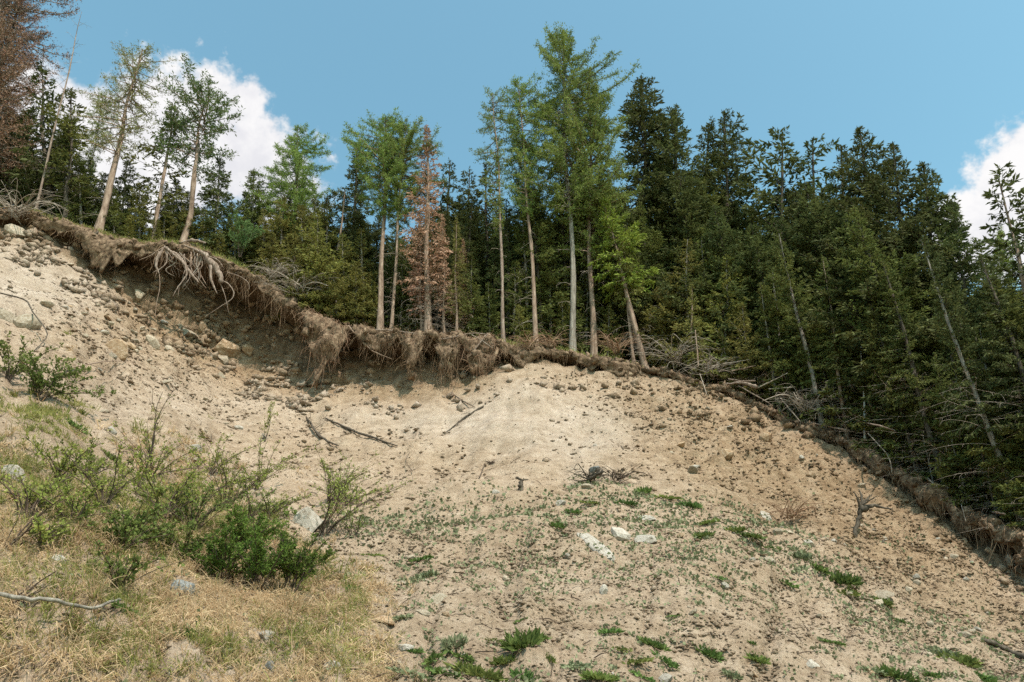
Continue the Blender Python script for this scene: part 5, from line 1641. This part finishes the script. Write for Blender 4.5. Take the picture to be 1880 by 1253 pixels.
for i, (px, py, w) in enumerate([(960, 1182, 95), (1118, 1160, 42), (1165, 1215, 60), (1200, 1185, 45), (835, 1182, 55), (790, 1215, 70), (880, 1238, 80), (955, 1142, 26), (1300, 1200, 48), (1010, 1210, 28), (655, 1085, 40), (735, 1135, 36), (1545, 1068, 60), (1500, 1045, 40),
                                 (1440, 1070, 38), (1375, 985, 55), (1350, 975, 36), (1410, 1005, 40), (1470, 1025, 36), (1320, 1060, 28), (1615, 1105, 42), (1650, 1140, 30), (1765, 1130, 20), (1390, 1210, 28), (1380, 1180, 24), (1345, 1240, 34), (1180, 1245, 40), (1100, 1245, 60), (965, 1245, 60), (1240, 1130, 22),
                                 (680, 1020, 34), (770, 1030, 40), (780, 1060, 46), (1050, 940, 30), (1220, 915, 50), (1180, 905, 44), (1150, 925, 36), (1300, 960, 40), (1700, 1240, 40), (1600, 1230, 36), (330, 1165, 44), (385, 1180, 40), (430, 1215, 48), (235, 1125, 50), (200, 840, 40), (140, 785, 36), (760, 1240, 60), (1820, 1180, 24), (1760, 1215, 60), (1530, 1180, 30), (815, 1240, 60), (925, 1215, 50), (850, 1205, 44), (1060, 1225, 50), (1225, 1215, 44), (1140, 1190, 36), (990, 1170, 36), (760, 1195, 34), (905, 1175, 44), (1650, 1245, 60), (1720, 1205, 44), (1800, 1245, 60), (1560, 1090, 30), (1290, 985, 36), (1265, 930, 36), (1085, 925, 30), (1020, 965, 34)]):
    p, n, dist = hit(px, py)
    s_ = w * dist / F * .72
    o = obj('grass_tuft', TUFTS[[0, 1, 5, 2, 3, 6, 1, 7, 2, 0, 4, 3][i % 12]], M[['tuft', 'tuft', 'leaf_dark', 'tuft', 'coltsfoot', 'tuft', 'leaf_dark'][i % 7]], None, p - n * .01)
    o.scale = (s_ * random.uniform(.8, 1.3), s_ * random.uniform(.7, 1.1), s_ * random.uniform(.45, 1.0))
    o.rotation_euler = on_slope_matrix(n, random.uniform(0, 6.28), .5).to_euler()
    tag(o, by_landmark('green tuft on the scree' if px > 740 else 'weed tuft in the grass', px, py, L_SLOPE), 'plant', 'green tufts on the scree' if px > 740 else 'weed tufts in the dry grass')


# ------------------------------------------------------------------ dead wood on the slope
def gp(px, py, lift=.03):
    p, n, d = hit(px, py)
    return np.array(p + n * lift)


def ground_branch(label, main, radii, twigs=6, mat='bark_dark', lift=.04, name='fallen_branch', tl=.5, seed=0):
    r = np.random.default_rng(seed)
    pts = [gp(x, y, lift) for x, y in main]
    ws = [(pts, radii)]
    for k in range(twigs):
        f = r.uniform(.2, .95) * (len(pts) - 1)
        i = int(min(f, len(pts) - 2))
        p0 = pts[i] * (1 - f + i) + pts[i + 1] * (f - i)
        d = nrmz((pts[-1] - pts[0])) * .7 + r.normal(0, .7, 3) * np.array([1, .6, .6]) + np.array([0, -.15, .35])
        d = nrmz(d) * tl * r.uniform(.4, 1.2)
        ws.append(([p0, p0 + d * .5 + r.normal(0, .04, 3), p0 + d], [radii[0] * .35, radii[0] * .25, radii[0] * .1]))
    return wire_thing(name, label, 'branch', ws, mat)


ground_branch('dead branch with bare side twigs lying on the middle slope', [(540, 742), (565, 775), (590, 805), (622, 822)], [.035, .045, .05, .02], 12, 'bark_dark', .08, tl=.7, seed=1)
ground_branch('long dark branch lying right of the twiggy one on the middle slope', [(598, 770), (640, 790), (690, 808), (730, 822)], [.03, .05, .045, .02], 12, 'bark_dark', .06, tl=.45, seed=2)
ground_branch('forked dark stick lying on the pale slope below the root curtain', [(888, 748), (860, 765), (843, 778), (818, 797)], [.035, .035, .03, .015], 2, 'bark_dark', .06, tl=.9, seed=3)
ground_branch('short dark stick above the forked one on the pale slope', [(836, 728), (850, 738), (872, 750)], [.03, .025, .015], 1, 'bark_dark', .05, seed=4)
ground_branch('dark stick lying near the lower right corner', [(1805, 1178), (1840, 1192), (1880, 1210), (1930, 1232)], [.05, .06, .06, .05], 0, 'bark_dark', .04, seed=5)
ground_branch('thin bare shrub skeleton on the slope below the forked stick', [(757, 872), (748, 852), (752, 835)], [.012, .010, .005], 8, 'twig_dark', .12, tl=.4, seed=6)
ground_branch('thin reddish stick on the scree right of the small stump', [(1530, 1058), (1560, 1046), (1600, 1042)], [.012, .012, .006], 2, 'bark', .04, seed=7)
# foreground branch at the left
p0, n0, d0 = hit(10, 1140)
wire_thing('bent_branch', 'grey curved branch reaching in from the left over the dry grass', 'branch', [
    ([gp(-60, 1128, .25), gp(20, 1140, .22), gp(80, 1138, .20), gp(130, 1132, .17), gp(180, 1118, .12), gp(222, 1112, .06)], [.022, .020, .018, .016, .014, .010])], 'bark_grey')
wire_thing('bent_branch', 'thin dark stem arching over the pale boulder at the left edge', 'branch', [
    ([gp(-30, 560, .5), gp(25, 575, .6), gp(60, 600, .5), gp(74, 628, .3), gp(62, 648, .05)], [.025, .025, .022, .018, .010])], 'bark_dark')
wire_thing('bent_branch', 'thin brown stem lying across the slope below the wedge rock', 'branch', [
    ([gp(95, 690, .1), gp(150, 676, .25), gp(200, 670, .2), gp(235, 668, .08)], [.022, .02, .014, .006]), ([gp(150, 676, .24), gp(195, 690, .3), gp(232, 675, .2)], [.012, .009, .004]), ([gp(120, 682, .2), gp(170, 705, .2), gp(205, 698, .2)], [.012, .008, .004])], 'bark')
# leaning dead stump on the right slope
p, n, d = hit(1571, 988)
k = d / F
b0 = np.array(p - n * .1)
axis = np.array([.42, -.05, .93])
tp = b0 + axis * 60 * k
wire_thing('dead_stump', 'dark leaning dead stump with root claws on the right slope', 'stump', [
    ([b0, b0 + axis * 22 * k, b0 + axis * 44 * k, tp], [.07, .065, .07, .085]),
    ([tp - axis * .15, tp + np.array([.25, -.1, -.02]), tp + np.array([.55, -.15, -.10]), tp + np.array([.85, -.1, -.12])], [.10, .06, .03, .012]),
    ([tp - axis * .1, tp + np.array([.06, 0, .25]), tp + np.array([.05, .05, .55])], [.07, .04, .012]),
    ([tp - axis * .1, tp + np.array([-.12, -.1, .2]), tp + np.array([-.2, -.1, .42])], [.06, .03, .01]),
    ([tp, tp + np.array([.22, 0, .22]), tp + np.array([.42, .05, .38])], [.05, .03, .01]),
    ([tp, tp + np.array([.15, -.2, .1]), tp + np.array([.35, -.35, .2])], [.04, .02, .01])], 'bark_dark', part='root')
# small stump with a cross twig
p, n, d = hit(956, 900)
k = d / F
b0 = np.array(p - n * .05)
wire_thing('small_stump', 'small dark upright stump with a crossing twig on top', 'stump', [
    ([b0, b0 + np.array([.0, 0, 10 * k]), b0 + np.array([.0, 0, 20 * k])], [9 * k * .6, 9 * k * .5, 6 * k * .5]),
    ([b0 + np.array([-9 * k, 0, 27 * k]), b0 + np.array([0, -.02, 22 * k]), b0 + np.array([13 * k, 0, 23 * k])], [2.4 * k, 2 * k, .8 * k])], 'bark_dark', part='wood')


def root_wad(px, py, w, name, label, seed, n=26, mat='bark_dark', thick=.05):
    r = np.random.default_rng(seed)
    p, nn_, d = hit(px, py)
    s_ = w * d / F
    b0 = np.array(p) + np.array(nn_) * .08 * s_
    ws = []
    for k in range(n):
        a = r.uniform(0, 6.28)
        dd = np.array([math.cos(a), math.sin(a) * .5 - .1, r.uniform(-.1, .45)]) * s_ * r.uniform(.35, .75)
        m_ = b0 + dd * .5 + r.normal(0, .07 * s_, 3) + np.array([0, 0, .12 * s_])
        th = thick * s_ * r.uniform(.25, 1.0) * (1.6 if k < 4 else .6)
        ws.append(([b0 + r.normal(0, .05 * s_, 3), m_, b0 + dd], [th, th * .75, th * .3]))
    return wire_thing(name, label, 'root', ws, mat, part='root')


root_wad(1083, 886, 72, 'root_wad', 'dark uprooted root wad with branch ends lying in the middle', 801, 30, 'bark_dark', .035)
root_wad(1130, 888, 85, 'brush_heap', 'thin brown brush right beside the root wad', 802, 40, 'twig_dark', .012)
root_wad(901, 853, 22, 'root_ball', 'small dark fuzzy root ball on the smooth slope', 803, 34, 'twig_dark', .03)
root_wad(1452, 958, 110, 'brush_heap', 'flat brown dead brush lying left of the leaning stump', 804, 46, 'fibre_red', .012)
ground_branch('thin curved twig below the small root ball', [(880, 880), (886, 866), (890, 855)], [.02, .018, .01], 2, 'twig_dark', .05, seed=8, tl=.25)
# dead brushwood along the edge
for i, (px, py, w, lab, mt) in enumerate([
        (1240, 672, 130, 'grey dead brushwood heap right of the leaning yellow green spruce', 'twig'), (1305, 695, 120, 'second grey brushwood heap nearer the debris log', 'twig'),
        (1010, 640, 90, 'rusty brushwood heap at the foot of the slim straight larch', 'fibre_red'), (970, 640, 80, 'rusty brush spilling over the edge below the central larches', 'fibre_red'), (1130, 650, 100, 'rusty brushwood behind the straight turf ledge', 'fibre_red'),
        (545, 545, 110, 'grey brown dead boughs draped over the shaded overhang', 'twig'), (500, 515, 90, 'grey dead boughs right of the bright deciduous shrub', 'twig'), (885, 650, 110, 'brown brush tangle under the leaning pole', 'fibre_red'), (880, 690, 70, 'brown root clump slid down below the leaning pole', 'fibre'),
        (1640, 830, 120, 'grey brushwood heap around the broken stubs', 'twig'), (1730, 880, 130, 'brown brushwood among the lower right debris', 'fibre_red'), (1820, 905, 130, 'pale tangled brushwood near the lower right corner', 'twig'), (1480, 760, 110, 'grey brushwood behind the left leaning stems', 'twig'),
        (40, 395, 120, 'dry brown brush on the top left rim', 'twig')]):
    root_wad(px, py, w, 'brush_heap', lab, 820 + i, 60, mt, .010)

# thin dead sticks strewn along the right rim
rs = random.Random(91)
for i in range(26):
    px = 1290 + i * 23 + rs.uniform(-8, 8)
    py = float(crest(px, 1)) - rs.uniform(-4, 42)
    a = math.radians(rs.choice([rs.uniform(15, 45), rs.uniform(-20, 10), rs.uniform(50, 75)]))
    ln = rs.uniform(26, 80)
    pts = [(px + t * ln * math.cos(a), py + t * ln * math.sin(a)) for t in (0, .5, 1)]
    P3 = [np.array(hit(*q)[0]) + np.array([0, -.30, .22 + .12 * k]) for k, q in enumerate(pts)]
    if max(abs(P3[0][1] - P3[2][1]), 0) > 4:
        continue
    th = rs.uniform(.012, .032)
    wire_thing('fallen_pole', by_landmark('thin dead stick on the right rim', px, py, L_TREE), 'branch', [(P3, [th, th, th * .5])], rs.choice(['pale_wood', 'twig', 'twig', 'bark']), 'dead sticks along the right rim')
